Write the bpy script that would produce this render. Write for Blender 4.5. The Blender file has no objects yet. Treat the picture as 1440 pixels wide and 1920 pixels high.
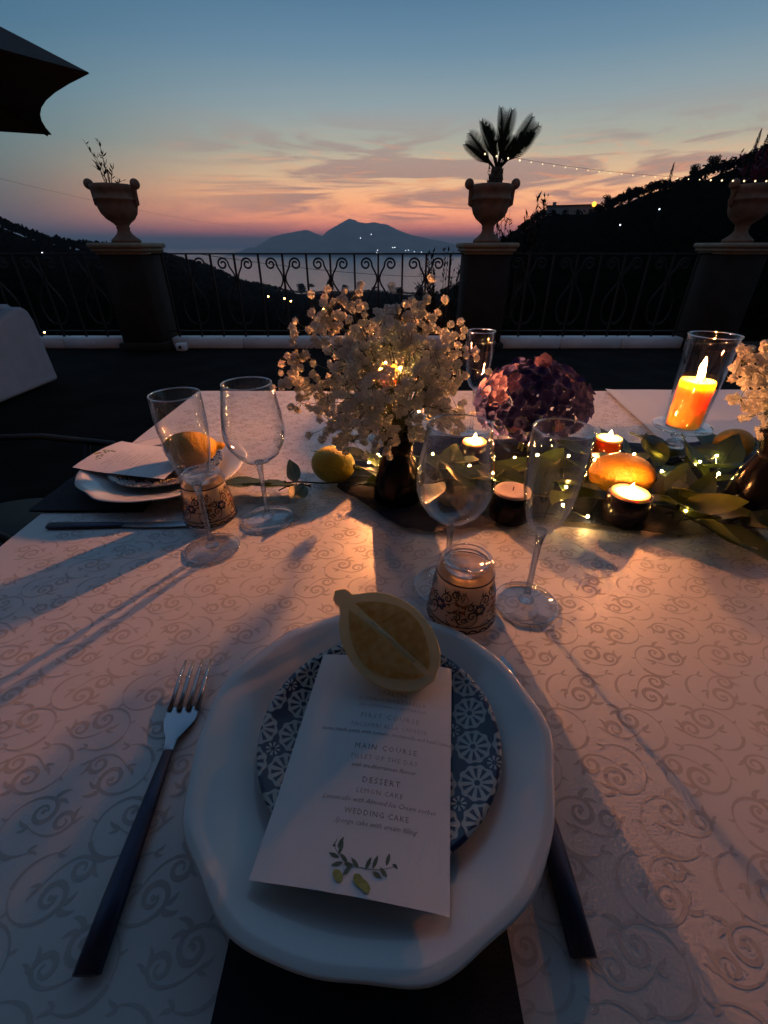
import bpy, math, random
from mathutils import Vector, Matrix, noise
R = math.radians
rnd = random.Random(7)
scene = bpy.context.scene
C = scene.collection

# ------------------------------------------------------------------ camera
cam_d = bpy.data.cameras.new('camera')
cam = bpy.data.objects.new('camera', cam_d); C.objects.link(cam)
cam.location = (0, 0, 1.15)
cam.rotation_euler = (R(90 - 31.373), 0, 0)
cam_d.sensor_fit = 'VERTICAL'; cam_d.sensor_height = 24.0; cam_d.lens = 24.0 * 820 / 1920
cam_d.clip_start = 0.01; cam_d.clip_end = 90000
scene.camera = cam

# ------------------------------------------------------------------ view + render settings
scene.view_settings.view_transform = 'Standard'; scene.view_settings.look = 'None'
scene.view_settings.exposure = 0.0; scene.view_settings.gamma = 1.0
cy = scene.cycles
cy.use_denoising = True
cy.max_bounces = 10; cy.diffuse_bounces = 3; cy.glossy_bounces = 4; cy.transmission_bounces = 8
cy.transparent_max_bounces = 40; cy.volume_bounces = 0
cy.caustics_reflective = False; cy.caustics_refractive = False
cy.sample_clamp_indirect = 3.0; cy.blur_glossy = 0.5

# ------------------------------------------------------------------ world: dusk sky after sunset
def lin(c):
    return tuple((v / 255 / 12.92) if v / 255 <= .04045 else ((v / 255 + .055) / 1.055) ** 2.4 for v in c)

world = bpy.data.worlds.new('World'); scene.world = world; world.use_nodes = True

class N:
    """thin wrapper round a node tree"""
    def __init__(s, nt): s.nt = nt
    def n(s, typ, ins=None, **kw):
        nd = s.nt.nodes.new(typ)
        for k, v in kw.items(): setattr(nd, k, v)
        for k, v in (ins or {}).items(): s.set(nd, k, v)
        return nd
    def set(s, nd, k, v):
        sock = nd.inputs[k]
        if isinstance(v, bpy.types.NodeSocket): s.nt.links.new(v, sock)
        elif isinstance(v, bpy.types.Node): s.nt.links.new(v.outputs[0], sock)
        else: sock.default_value = v
    def m(s, op, a, b=None, c=None, clamp=False):
        nd = s.nt.nodes.new('ShaderNodeMath'); nd.operation = op; nd.use_clamp = clamp
        for i, v in enumerate((a, b, c)):
            if v is not None: s.set(nd, i, v)
        return nd.outputs[0]
    def smooth(s, v, a, b):
        nd = s.n('ShaderNodeMapRange', {0: v, 1: a, 2: b}); nd.interpolation_type = 'SMOOTHSTEP'
        return nd.outputs[0]
    def mix(s, f, a, b, blend='MIX'):
        nd = s.nt.nodes.new('ShaderNodeMix'); nd.data_type = 'RGBA'; nd.blend_type = blend
        s.set(nd, 0, f); s.set(nd, 6, a if not isinstance(a, tuple) else (*a, 1)[:4]); s.set(nd, 7, b if not isinstance(b, tuple) else (*b, 1)[:4])
        return nd.outputs[2]
    def ramp(s, v, stops):
        nd = s.nt.nodes.new('ShaderNodeValToRGB'); s.set(nd, 0, v)
        e = nd.color_ramp.elements
        while len(e) < len(stops): e.new(0.5)
        for el, (p, c) in zip(e, stops): el.position = p; el.color = (*c, 1)[:4]
        return nd.outputs[0]

w = N(world.node_tree); world.node_tree.nodes.clear()
tc = w.n('ShaderNodeTexCoord')
d = w.n('ShaderNodeVectorMath', {0: tc.outputs['Generated']}, operation='NORMALIZE')
sp = w.n('ShaderNodeSeparateXYZ', {0: d.outputs[0]})
dx, dy, dz = sp.outputs
zz = w.m('MAXIMUM', dz, 0.0)
SUN = [(0, (270, 140, 150)), (.018, (358, 180, 162)), (.040, (378, 228, 160)), (.070, (336, 232, 158)), (.106, (270, 222, 170)),
       (.144, (200, 196, 174)), (.198, (158, 176, 180)), (.259, (116, 150, 172)), (.31, (92, 130, 160)), (.55, (94, 128, 160)), (1, (96, 122, 156))]
AWY = [(0, (116, 120, 136)), (.026, (132, 122, 126)), (.050, (128, 120, 118)), (.075, (124, 124, 120)), (.106, (118, 132, 130)),
       (.144, (108, 136, 142)), (.198, (92, 132, 150)), (.259, (76, 118, 146)), (.31, (66, 108, 138)), (.55, (80, 114, 150)), (1, (96, 122, 156))]
BAK = [(0, (48, 46, 60)), (.12, (48, 50, 68)), (.35, (62, 76, 104)), (1, (96, 122, 156))]
hyp = w.m('SQRT', w.m('ADD', w.m('ADD', w.m('MULTIPLY', dx, dx), w.m('MULTIPLY', dy, dy)), 1e-6))
SAZ = R(15)
cosd = w.m('DIVIDE', w.m('ADD', w.m('MULTIPLY', dx, math.sin(SAZ)), w.m('MULTIPLY', dy, math.cos(SAZ))), hyp)
f_sun = w.smooth(cosd, .60, .98); f_bak = w.smooth(cosd, .35, -.6)
skyc = w.mix(f_sun, w.ramp(zz, [(p, lin(c)) for p, c in AWY]), w.ramp(zz, [(p, lin(c)) for p, c in SUN]))
skyc = w.mix(f_bak, skyc, w.ramp(zz, [(p, lin(c)) for p, c in BAK]))
# thin cirrus streaks low in the west
cv = w.n('ShaderNodeCombineXYZ', {0: w.m('DIVIDE', dx, w.m('MAXIMUM', dy, .2)), 1: w.m('MULTIPLY', zz, 5.5), 2: 0.0})
cr = w.n('ShaderNodeMapping', {'Vector': cv.outputs[0], 'Rotation': (0, 0, R(-16)), 'Scale': (2.6, 4.2, 1), 'Location': (.35, .2, 0)})
cn = w.n('ShaderNodeTexNoise', {'Vector': cr.outputs[0], 'Scale': 1.15, 'Detail': 6.0, 'Roughness': .58, 'Distortion': 1.4})
cmask = w.smooth(cn.outputs[0], .43, .56)
band = w.m('MULTIPLY', w.smooth(zz, .012, .05), w.smooth(zz, .22, .10))
side = w.smooth(cosd, .74, .93)
cm = w.m('MULTIPLY', w.m('MULTIPLY', cmask, band), side)
skyc = w.mix(w.m('MULTIPLY', cm, .75), skyc, lin((176, 140, 138)))
cn2 = w.n('ShaderNodeTexNoise', {'Vector': cr.outputs[0], 'Scale': 3.1, 'Detail': 5.0, 'Roughness': .6, 'Distortion': 1.6})
wisp = w.m('MULTIPLY', w.m('MULTIPLY', w.smooth(cn2.outputs[0], .50, .68), w.smooth(zz, .02, .06)), w.m('MULTIPLY', side, w.smooth(zz, .19, .08)))
skyc = w.mix(w.m('MULTIPLY', wisp, .6), skyc, lin((275, 180, 126)))
bg = w.n('ShaderNodeBackground', {'Color': skyc, 'Strength': 1.0})
wo = w.n('ShaderNodeOutputWorld', {'Surface': bg.outputs[0]})

# ------------------------------------------------------------------ materials
MATS = {}
def mat(name):
    m = bpy.data.materials.new(name); m.use_nodes = True; m.node_tree.nodes.clear()
    MATS[name] = m
    return m, N(m.node_tree)
def out(t, surf=None, vol=None):
    o = t.n('ShaderNodeOutputMaterial')
    if surf: t.set(o, 'Surface', surf)
    if vol: t.set(o, 'Volume', vol)
def pbr(name, col, rough=.6, var=.25, scale=20., bump=0., bscale=60., bdist=.01, sheen=0., metal=0., spec=.5, trans=0., coat=0., col2=None, sss=0., sssr=(.01, .005, .002), detail=4.0):
    m, t = mat(name)
    tcn = t.n('ShaderNodeTexCoord')
    nz = t.n('ShaderNodeTexNoise', {'Vector': tcn.outputs['Object'], 'Scale': scale, 'Detail': detail})
    c2 = col2 or tuple(c * (1 - var) for c in col)
    colr = t.mix(t.smooth(nz.outputs[0], .35, .65), col, c2)
    p = t.n('ShaderNodeBsdfPrincipled', {'Base Color': colr, 'Roughness': rough, 'Metallic': metal, 'Specular IOR Level': spec, 'Coat Weight': coat, 'Coat Roughness': .03 if rough < .4 else .42, 'Sheen Weight': sheen, 'Sheen Roughness': .35})
    if sss: t.set(p, 'Subsurface Weight', sss); t.set(p, 'Subsurface Radius', sssr); t.set(p, 'Subsurface Scale', 1.0)
    if bump:
        nb = t.n('ShaderNodeTexNoise', {'Vector': tcn.outputs['Object'], 'Scale': bscale, 'Detail': 4.0})
        b = t.n('ShaderNodeBump', {'Height': nb.outputs[0], 'Strength': bump, 'Distance': bdist})
        t.set(p, 'Normal', b.outputs[0])
    s = p.outputs[0]
    if trans:
        tr = t.n('ShaderNodeBsdfTranslucent', {'Color': colr})
        s = t.n('ShaderNodeMixShader', {0: trans, 1: s, 2: tr.outputs[0]}).outputs[0]
    out(t, s)
    return m
def emit(name, col, strength):
    m, t = mat(name)
    out(t, t.n('ShaderNodeEmission', {'Color': (*col, 1), 'Strength': strength}).outputs[0]); return m
def thin_glass(name, tint=(1, 1, 1), boost=1.0, rough=.015):
    m, t = mat(name)
    lw = t.n('ShaderNodeLayerWeight', {'Blend': .5})
    fr_ = t.m('ADD', .04, t.m('MULTIPLY', t.m('POWER', lw.outputs['Facing'], 3.0), .95))
    tr = t.n('ShaderNodeBsdfTransparent', {'Color': (*tint, 1)})
    gl = t.n('ShaderNodeBsdfGlossy', {'Color': (1, 1, 1, 1), 'Roughness': rough})
    out(t, t.n('ShaderNodeMixShader', {0: t.m('MULTIPLY', fr_, boost, clamp=True), 1: tr.outputs[0], 2: gl.outputs[0]}).outputs[0])
    return m
def rim_glass(name):
    m, t = mat(name)
    tr = t.n('ShaderNodeBsdfTransparent', {'Color': (.92, .93, .95, 1)})
    gl = t.n('ShaderNodeBsdfGlossy', {'Color': (1, 1, 1, 1), 'Roughness': .08})
    out(t, t.n('ShaderNodeMixShader', {0: .6, 1: tr.outputs[0], 2: gl.outputs[0]}).outputs[0])
def solid_glass(name, tint=(1, 1, 1)):
    m, t = mat(name)
    g_ = t.n('ShaderNodeBsdfGlass', {'Color': (*tint, 1), 'Roughness': 0.0, 'IOR': 1.48})
    out(t, t.n('ShaderNodeMixShader', {0: .55, 1: t.n('ShaderNodeBsdfTransparent').outputs[0], 2: g_.outputs[0]}).outputs[0]); return m

pbr('cloth', (.64, .61, .60), .46, .04, 9, .15, 420, bdist=.0006, spec=1.0, sheen=.4, coat=1.0)
pbr('damask', (.54, .515, .505), .9, .06, 40, spec=.2)
pbr('skirt', (.60, .58, .56), .8, .05, 9, .1, 120)
pbr('china', (.72, .71, .70), .16, .05, 14, .02, 40, coat=.5)
pbr('card', (.80, .79, .80), .7, .02, 60, .02, 400)
pbr('ink', (.36, .36, .40), .8); pbr('ink_pale', (.54, .54, .57), .8)
pbr('print_green', (.12, .17, .12), .8, .3, 200); pbr('print_pale_green', (.36, .40, .12), .8, .3, 200)
pbr('navy_linen', (.010, .012, .024), .9, .3, 90, .2, 500)
pbr('steel_dark', (.050, .058, .105), .4, .2, 30, metal=.4)
pbr('steel', (.42, .43, .46), .26, .1, 30, metal=1.0)
pbr('black_glaze', (.004, .004, .008), .18, .3, 20, spec=.16)
pbr('plum_glaze', (.012, .007, .012), .22, .3, 20, spec=.35)
pbr('wax', (.85, .66, .30), .5, .05, 30, sss=.7, sssr=(.012, .006, .002))
pbr('wax_unlit', (.80, .62, .48), .5, .05, 30, sss=.5, sssr=(.006, .004, .002))
pbr('wick', (.02, .015, .01), .9)
pbr('alu', (.7, .7, .7), .35, .1, 40, metal=1.0)
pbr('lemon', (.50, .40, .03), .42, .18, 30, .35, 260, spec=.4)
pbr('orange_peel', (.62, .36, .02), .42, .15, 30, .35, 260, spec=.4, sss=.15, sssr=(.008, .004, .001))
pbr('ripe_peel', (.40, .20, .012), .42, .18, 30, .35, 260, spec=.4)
pbr('lemon_peel', (.92, .72, .34), .45, .15, 30, .3, 260, trans=.7)
pbr('lemon_pith', (.98, .90, .68), .7, .05, 60, trans=.6)
pbr('lemon_pulp', (.82, .50, .17), .35, .2, 120, .25, 300, bdist=.001, col2=(.92, .66, .30), spec=.5, trans=.5)
pbr('membrane', (.88, .78, .52), .6)
pbr('twig', (.06, .04, .025), .85, .4, 60)
pbr('leaf', (.040, .070, .018), .35, .4, 25, .1, 60, trans=.25, col2=(.060, .085, .02))
pbr('leaf_pale', (.10, .12, .028), .38, .3, 25, .1, 60, trans=.35)
pbr('blossom', (.86, .80, .74), .8, .12, 300, trans=.40, col2=(.80, .74, .66))
pbr('stem_green', (.10, .12, .05), .7)
pbr('hydrangea', (.018, .022, .130), .8, .3, 60, trans=.10, spec=.2, col2=(.032, .028, .130))
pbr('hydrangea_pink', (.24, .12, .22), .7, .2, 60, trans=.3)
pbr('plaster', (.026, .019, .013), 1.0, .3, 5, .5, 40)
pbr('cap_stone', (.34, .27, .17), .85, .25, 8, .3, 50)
pbr('terracotta', (.26, .14, .08), .85, .35, 9, .35, 40)
pbr('kerb', (.80, .79, .75), .8, .15, 6, .2, 30)
pbr('paving', (.012, .0105, .009), 1.0, .5, 2.5, .4, 14, detail=8, spec=.08)
pbr('iron', (.006, .006, .0065), .6, .3, 40)
pbr('canopy', (.028, .022, .018), .9, .2, 20, .2, 300)
pbr('fabric_white', (.46, .47, .50), .9, .1, 10, .2, 90)
pbr('cable', (.02, .02, .02), .6)
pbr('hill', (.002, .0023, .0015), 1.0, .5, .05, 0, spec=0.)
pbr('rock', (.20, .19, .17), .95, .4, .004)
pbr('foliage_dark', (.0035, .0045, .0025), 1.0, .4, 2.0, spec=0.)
pbr('foliage', (.012, .018, .008), .9, .4, 6.0, trans=.1, spec=.1)
pbr('bougainvillea', (.20, .03, .06), .7, .4, 6.0, trans=.2)
pbr('bark', (.06, .045, .03), .95, .4, 10)
pbr('house_plaster', (.34, .30, .25), .9, .2, 2, .2, 20)
emit('flame', (1.0, .33, .09), 2300.0); emit('flame_tall', (1.0, .33, .10), 8800.0)
emit('flame_small', (1.0, .34, .09), 2900.0)
emit('fairy', (1.0, .58, .16), 320.0)
emit('string_bulb', (1.0, .74, .42), 2.2)
emit('lamp_warm', (1.0, .55, .14), 30.0)
emit('lamp_white', (.85, .92, 1.0), 4.0)
thin_glass('glass', boost=1.0); rim_glass('glass_rim')
thin_glass('amber_glass', (.85, .50, .22))
solid_glass('glass_solid')
solid_glass('glass_thick', (.97, .97, .96))

# sheer navy organza
m, t = mat('organza')
p = t.n('ShaderNodeBsdfPrincipled', {'Base Color': (.004, .008, .028, 1), 'Roughness': .7, 'Specular IOR Level': .15})
out(t, t.n('ShaderNodeMixShader', {0: .88, 1: t.n('ShaderNodeBsdfTransparent').outputs[0], 2: p.outputs[0]}).outputs[0])
# cream printed band on the tumblers: lets candlelight through
m, t = mat('cream_print')
p = t.n('ShaderNodeBsdfPrincipled', {'Base Color': (.90, .82, .68, 1), 'Roughness': .25})
tr = t.n('ShaderNodeBsdfTranslucent', {'Color': (.85, .62, .36, 1)})
mx = t.n('ShaderNodeMixShader', {0: .42, 1: p.outputs[0], 2: tr.outputs[0]})
out(t, t.n('ShaderNodeMixShader', {0: .72, 1: t.n('ShaderNodeBsdfTransparent').outputs[0], 2: mx.outputs[0]}).outputs[0])
pbr('print_brown', (.022, .012, .008), .4, .3, 200); pbr('print_blue', (.02, .03, .10), .4, .2, 200); pbr('print_orange', (.40, .13, .02), .4, .2, 200)

# tile-patterned plate: navy ground, pale rosettes with dark petal slots, navy stars between
m, t = mat('tile_plate')
tcn = t.n('ShaderNodeTexCoord')
mp = t.n('ShaderNodeMapping', {'Vector': tcn.outputs['Object'], 'Rotation': (0, 0, R(4)), 'Location': (.012, .006, 0)})
s2 = t.n('ShaderNodeSeparateXYZ', {0: mp.outputs[0]})
PIT = .0315
ux = t.m('DIVIDE', s2.outputs[0], PIT); uy = t.m('DIVIDE', s2.outputs[1], PIT)
fx = t.m('SUBTRACT', ux, t.m('ROUND', ux)); fy = t.m('SUBTRACT', uy, t.m('ROUND', uy))
rr = t.m('SQRT', t.m('ADD', t.m('MULTIPLY', fx, fx), t.m('MULTIPLY', fy, fy)))
ph = t.m('ARCTAN2', fy, fx)
pet = t.m('COSINE', t.m('MULTIPLY', ph, 10.0))
edge = t.m('ADD', .465, t.m('MULTIPLY', pet, .022))
disc = t.smooth(t.m('SUBTRACT', edge, rr), -.012, .012)
wid = t.m('ADD', .93, t.m('MULTIPLY', rr, -2.6))
slot = t.m('MULTIPLY', t.smooth(t.m('SUBTRACT', t.m('MULTIPLY', pet, -1.0), wid), -.15, .15),
           t.m('MULTIPLY', t.smooth(rr, .12, .16), t.smooth(rr, .42, .36)))
dot = t.smooth(rr, .085, .065)
pale = t.m('MULTIPLY', disc, t.m('SUBTRACT', 1.0, t.m('MAXIMUM', slot, dot)))
# small crosses of pale lines in the gaps at alternate corners
gx = t.m('SUBTRACT', .5, t.m('ABSOLUTE', fx)); gy = t.m('SUBTRACT', .5, t.m('ABSOLUTE', fy))
chk = t.m('MODULO', t.m('ABSOLUTE', t.m('ADD', t.m('FLOOR', ux), t.m('FLOOR', uy))), 2.0)
gr = t.m('SQRT', t.m('ADD', t.m('MULTIPLY', gx, gx), t.m('MULTIPLY', gy, gy)))
ring = t.m('MULTIPLY', t.m('MULTIPLY', t.smooth(gr, .05, .07), t.smooth(gr, .20, .17)), t.m('SUBTRACT', 1.0, disc))
ring = t.m('MULTIPLY', ring, t.smooth(t.m('COSINE', t.m('MULTIPLY', t.m('ARCTAN2', gy, gx), 8.0)), -.2, .2))
pale = t.m('MAXIMUM', pale, t.m('MULTIPLY', ring, t.m('SUBTRACT', 1.0, chk)))
wear = t.n('ShaderNodeTexNoise', {'Vector': tcn.outputs['Object'], 'Scale': 90.0, 'Detail': 4.0})
colr = t.mix(t.m('MULTIPLY', pale, t.m('ADD', .72, t.m('MULTIPLY', wear.outputs[0], .5)), clamp=True), (.016, .022, .060), (.46, .45, .42))
out(t, t.n('ShaderNodeBsdfPrincipled', {'Base Color': colr, 'Roughness': .25, 'Coat Weight': .2}).outputs[0])

# sea
m, t = mat('water')
tcn = t.n('ShaderNodeTexCoord')
nz = t.n('ShaderNodeTexNoise', {'Vector': tcn.outputs['Object'], 'Scale': .004, 'Detail': 6.0})
b = t.n('ShaderNodeBump', {'Height': nz.outputs[0], 'Strength': .015, 'Distance': 1.0})
out(t, t.n('ShaderNodeBsdfPrincipled', {'Base Color': (.12, .16, .20, 1), 'Roughness': .22, 'IOR': 1.33, 'Specular IOR Level': 1.0, 'Normal': b.outputs[0]}).outputs[0])

# ------------------------------------------------------------------ mesh helpers
class G:
    def __init__(s): s.v = []; s.f = []
    def add(s, vs, fs, M=None):
        o = len(s.v)
        s.v += [tuple(M @ Vector(p)) for p in vs] if M else [tuple(p) for p in vs]
        s.f += [tuple(i + o for i in f) for f in fs]
        return s
    def lathe(s, prof, n=32, M=None, wob=None, close=False):
        vs, fs = [], []
        for (r, z) in prof:
            for k in range(n):
                a = 2 * math.pi * k / n
                q = r * (wob(a, r) if wob else 1)
                vs.append((q * math.cos(a), q * math.sin(a), z))
        L = len(prof)
        for i in range(L - 1 + (1 if close else 0)):
            j = (i + 1) % L
            for k in range(n):
                fs.append((i * n + k, i * n + (k + 1) % n, j * n + (k + 1) % n, j * n + k))
        if not close:
            if prof[0][0] > 1e-6: fs.append(tuple(reversed(range(n))))
            if prof[-1][0] > 1e-6: fs.append(tuple((L - 1) * n + k for k in range(n)))
        return s.add(vs, fs, M)
    def tube(s, pts, r, n=6, M=None):
        pts = [Vector(p) for p in pts]; L = len(pts)
        rs = r if isinstance(r, (list, tuple)) else [r] * L
        vs, fs = [], []; ref = None
        for i, p in enumerate(pts):
            tg = (pts[min(i + 1, L - 1)] - pts[max(i - 1, 0)])
            tg = tg.normalized() if tg.length > 1e-9 else Vector((0, 0, 1))
            if ref is None: ref = tg.orthogonal().normalized()
            u = (ref - tg * ref.dot(tg)); u = u.normalized() if u.length > 1e-6 else tg.orthogonal().normalized()
            ref = u; q = tg.cross(u)
            for k in range(n):
                a = 2 * math.pi * k / n
                vs.append(p + (u * math.cos(a) + q * math.sin(a)) * rs[i])
        for i in range(L - 1):
            for k in range(n):
                fs.append((i * n + k, i * n + (k + 1) % n, (i + 1) * n + (k + 1) % n, (i + 1) * n + k))
        fs.append(tuple(reversed(range(n)))); fs.append(tuple((L - 1) * n + k for k in range(n)))
        return s.add(vs, fs, M)
    def box(s, x0, x1, y0, y1, z0, z1, b=0., M=None):
        if b <= 0:
            vs = [(x, y, z) for z in (z0, z1) for y in (y0, y1) for x in (x0, x1)]
            return s.add(vs, [(0, 2, 3, 1), (4, 5, 7, 6), (0, 1, 5, 4), (2, 6, 7, 3), (0, 4, 6, 2), (1, 3, 7, 5)], M)
        vs = []
        for z, i in ((z0, b), (z0 + b, 0), (z1 - b, 0), (z1, b)):
            X0, X1, Y0, Y1 = x0 + i, x1 - i, y0 + i, y1 - i
            c = b if i == 0 else b * .4
            vs += [(X0 + c, Y0, z), (X1 - c, Y0, z), (X1, Y0 + c, z), (X1, Y1 - c, z), (X1 - c, Y1, z), (X0 + c, Y1, z), (X0, Y1 - c, z), (X0, Y0 + c, z)]
        fs = [tuple(reversed(range(8)))] + [(i * 8 + k, i * 8 + (k + 1) % 8, (i + 1) * 8 + (k + 1) % 8, (i + 1) * 8 + k) for i in range(3) for k in range(8)] + [tuple(24 + k for k in range(8))]
        return s.add(vs, fs, M)
    def ribbon(s, pts, ws, f=None):
        """flat tapered ribbon along 2-D points; f maps (x, y) to a surface point"""
        L = len(pts); vs = []
        for i, (x, y) in enumerate(pts):
            a, b_ = pts[max(i - 1, 0)], pts[min(i + 1, L - 1)]
            tx, ty = b_[0] - a[0], b_[1] - a[1]; q = math.hypot(tx, ty) or 1
            wv = ws[i] if isinstance(ws, (list, tuple)) else ws
            for sg in (1, -1):
                X, Y = x - ty / q * wv * sg, y + tx / q * wv * sg
                vs.append(f(X, Y) if f else (X, Y, 0))
        return s.add(vs, [(2 * i, 2 * i + 1, 2 * i + 3, 2 * i + 2) for i in range(L - 1)])
    def grid(s, nu, nv, f, M=None):
        vs = [f(i / nu, j / nv) for j in range(nv + 1) for i in range(nu + 1)]
        return s.add(vs, [(j * (nu + 1) + i, j * (nu + 1) + i + 1, (j + 1) * (nu + 1) + i + 1, (j + 1) * (nu + 1) + i) for j in range(nv) for i in range(nu)], M)
    def ico(s, r=1., M=None, n=6, m=4, wob=None):
        prof = [(r * math.sin(math.pi * i / m), -r * math.cos(math.pi * i / m)) for i in range(m + 1)]
        prof[0] = (1e-7, -r); prof[-1] = (1e-7, r)
        return s.lathe(prof, n, M, wob)
    def mesh(s, name, m, smooth=True):
        me = bpy.data.meshes.new(name); me.from_pydata(s.v, [], s.f); me.update()
        if m: me.materials.append(MATS[m])
        if smooth: me.polygons.foreach_set('use_smooth', [True] * len(me.polygons))
        return me
    def obj(s, name, m, parent=None, smooth=True, **kw):
        return link(name, s.mesh(name, m, smooth), parent, **kw)

def link(name, data, parent=None, loc=None, rot=None, label=None, cat=None, group=None, kind=None, scale=None):
    o = bpy.data.objects.new(name, data); C.objects.link(o)
    if parent: o.parent = parent
    if loc is not None: o.location = loc
    if rot is not None: o.rotation_euler = rot
    if scale is not None: o.scale = scale if isinstance(scale, (tuple, list, Vector)) else (scale,) * 3
    if label: o['label'] = label
    if cat: o['category'] = cat
    if group: o['group'] = group
    if kind: o['kind'] = kind
    return o
def thing(name, label, cat, loc=(0, 0, 0), rot=0., group=None):
    return link(name, None, None, loc, (0, 0, rot) if not isinstance(rot, tuple) else rot, label, cat, group)
def copy_thing(root, loc, rot, label, group=None):
    def rec(o, par):
        c = o.copy(); C.objects.link(c); c.parent = par
        for k in o.children: rec(k, c)
        return c
    c = rec(root, None); c.location = loc; c.rotation_euler = rot if isinstance(rot, tuple) else (0, 0, rot)
    c['label'] = label
    if group: c['group'] = group
    return c
def T(x, y, z): return Matrix.Translation((x, y, z))
def RX(a): return Matrix.Rotation(a, 4, 'X')
def RY(a): return Matrix.Rotation(a, 4, 'Y')
def RZ(a): return Matrix.Rotation(a, 4, 'Z')
def S(x, y, z): return Matrix.Diagonal((x, y, z, 1))
def toward(d):
    return Vector(d).normalized().to_track_quat('Z', 'Y').to_matrix().to_4x4()

# ================================================================== SETTING
SEA = -130.0
# sea sheet to the horizon
G().grid(24, 24, lambda u, v: (-26000 + 52000 * u, 400 + 40000 * v, SEA)).obj('sea', 'water', smooth=False, kind='structure')

# terrain round the terrace: silhouette (azimuth deg, elevation deg, ridge distance m)
SIL = [(-75, 4.5, 330), (-60, 4.2, 330), (-41.5, 3.85, 330), (-39.5, 3.5, 330), (-38, 3.0, 320), (-36.2, 2.0, 300), (-33.8, .85, 300), (-31, .25, 300), (-28, .05, 320),
       (-25, -.25, 340), (-22.5, -.95, 360), (-19, -1.9, 400), (-16.5, -3.1, 450), (-13.5, -3.7, 500), (-10, -4.3, 620), (-5, -4.35, 640), (-1, -4.2, 650),
       (3, -4.5, 620), (6, -4.5, 520), (8.5, -3.4, 380), (11, -.6, 260), (12.5, .2, 230), (14.2, 1.3, 215), (16.0, 2.75, 205), (17.2, 3.2, 200), (21, 3.2, 200), (22.2, 3.3, 195),
       (24, 4.2, 185), (26.5, 5.0, 180), (28.8, 5.05, 175), (30.5, 6.0, 165), (33, 6.4, 155), (35, 7.3, 150), (38, 8.3, 145), (45, 9.6, 140), (60, 11, 140), (75, 12, 140)]
def interp(tab, x, k):
    if x <= tab[0][0]: return tab[0][k]
    for a, b_ in zip(tab, tab[1:]):
        if x <= b_[0]:
            f = (x - a[0]) / (b_[0] - a[0]); return a[k] * (1 - f) + b_[k] * f
    return tab[-1][k]
RAD = [7.2 * (1.13 ** i) for i in range(54)]
def terrain(az, r):
    e, rr = interp(SIL, az, 1) - .35, interp(SIL, az, 2)
    e0 = -16.0
    if r <= rr:
        f = math.log(r / 7.2) / math.log(rr / 7.2)
        f = f ** 1.15
        z = 1.15 + r * math.tan(R(e0 + (e - e0) * f))
        z += noise.noise((az * .22, math.log(r) * 3.0, 2.0)) * r * .012 * min(1, (rr - r) / rr * 3)
    else:
        zr = 1.15 + rr * math.tan(R(e))
        z = zr - (r - rr) * (.10 + .22 * min(1, (r - rr) / 400))
    return max(z, SEA - 4)
def tpt(az, r):
    return (r * math.sin(R(az)), r * math.cos(R(az)), terrain(az, r))
AZ0, AZ1, NAZ = -75, 75, 150
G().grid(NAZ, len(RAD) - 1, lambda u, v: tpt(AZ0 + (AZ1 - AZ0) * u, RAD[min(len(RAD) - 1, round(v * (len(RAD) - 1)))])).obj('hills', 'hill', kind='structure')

# woodland: thousands of jagged crowns as one mass
def crown_tris(g, c, rad, n, rg, flat=1.0, leaf=.3):
    for _ in range(n):
        dd = Vector((rg.gauss(0, 1), rg.gauss(0, 1), rg.gauss(0, 1))).normalized()
        p = Vector(c) + Vector((dd.x * rad, dd.y * rad, dd.z * rad * flat)) * (rg.random() ** .33)
        a = Vector((rg.gauss(0, 1), rg.gauss(0, 1), rg.gauss(0, 1))).normalized() * rad * leaf
        b_ = a.orthogonal().normalized() * rad * leaf * rg.uniform(.5, 1)
        o = len(g.v); g.v += [tuple(p - a), tuple(p + b_), tuple(p + a), tuple(p - b_)]; g.f += [(o, o + 1, o + 2, o + 3)]
rg = random.Random(3); g = G()
for i in range(6500):
    az = rg.uniform(-62, 62); rr = interp(SIL, az, 2)
    r = rr * (1.0 if i % 3 == 0 else rg.uniform(.18, 1.02))
    x, y, z = tpt(az, r)
    rad = rg.uniform(1.2, 2.6) * (.65 if abs(az) < 12 else 1.0) * (1 if az < 8 else .62)
    crown_tris(g, (x, y, z + rad * .35), rad, 20, rg, .9, .36)
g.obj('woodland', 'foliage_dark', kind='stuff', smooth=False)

# island across the water
ISL = [(-2310, 10), (-2280, 60), (-2230, 100), (-2180, 112), (-2140, 90), (-2130, 30), (-2075, 22), (-2040, 120), (-1950, 200), (-1840, 262), (-1760, 282), (-1590, 322), (-1390, 352), (-1260, 358), (-1120, 306),
       (-1010, 268), (-915, 345), (-780, 412), (-645, 478), (-560, 515), (-470, 492), (-415, 462), (-290, 446), (-155, 462), (50, 430), (260, 345), (470, 280), (730, 236), (1040, 180), (1300, 140), (1550, 60), (1700, 10)]
def island_pt(u, v):
    x = -2330 + 4060 * u; h = max(0, interp(ISL, x, 1)); yv = (v - .45) * 2
    rid = max(0.0, 1 - abs(yv) ** 1.2)
    nz_ = noise.fractal((x * .0022, v * 3.0, 5.0), 1.0, 2.0, 5)
    return (x, 8500 + 1500 * yv, SEA - 6 + h * rid * (1 + .30 * nz_ * (1 - rid)) + 10 * nz_ * min(1, h / 120))
G().grid(170, 26, island_pt).obj('island', 'rock', kind='structure')

# terrace floor
G().box(-9, 9, -3.2, 6.5, -.5, 0).obj('terrace_floor', 'paving', smooth=False, kind='structure')
G().box(-9, 9, 6.44, 6.56, -6, -.02).obj('retaining_wall', 'plaster', smooth=False, kind='structure')

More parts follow.
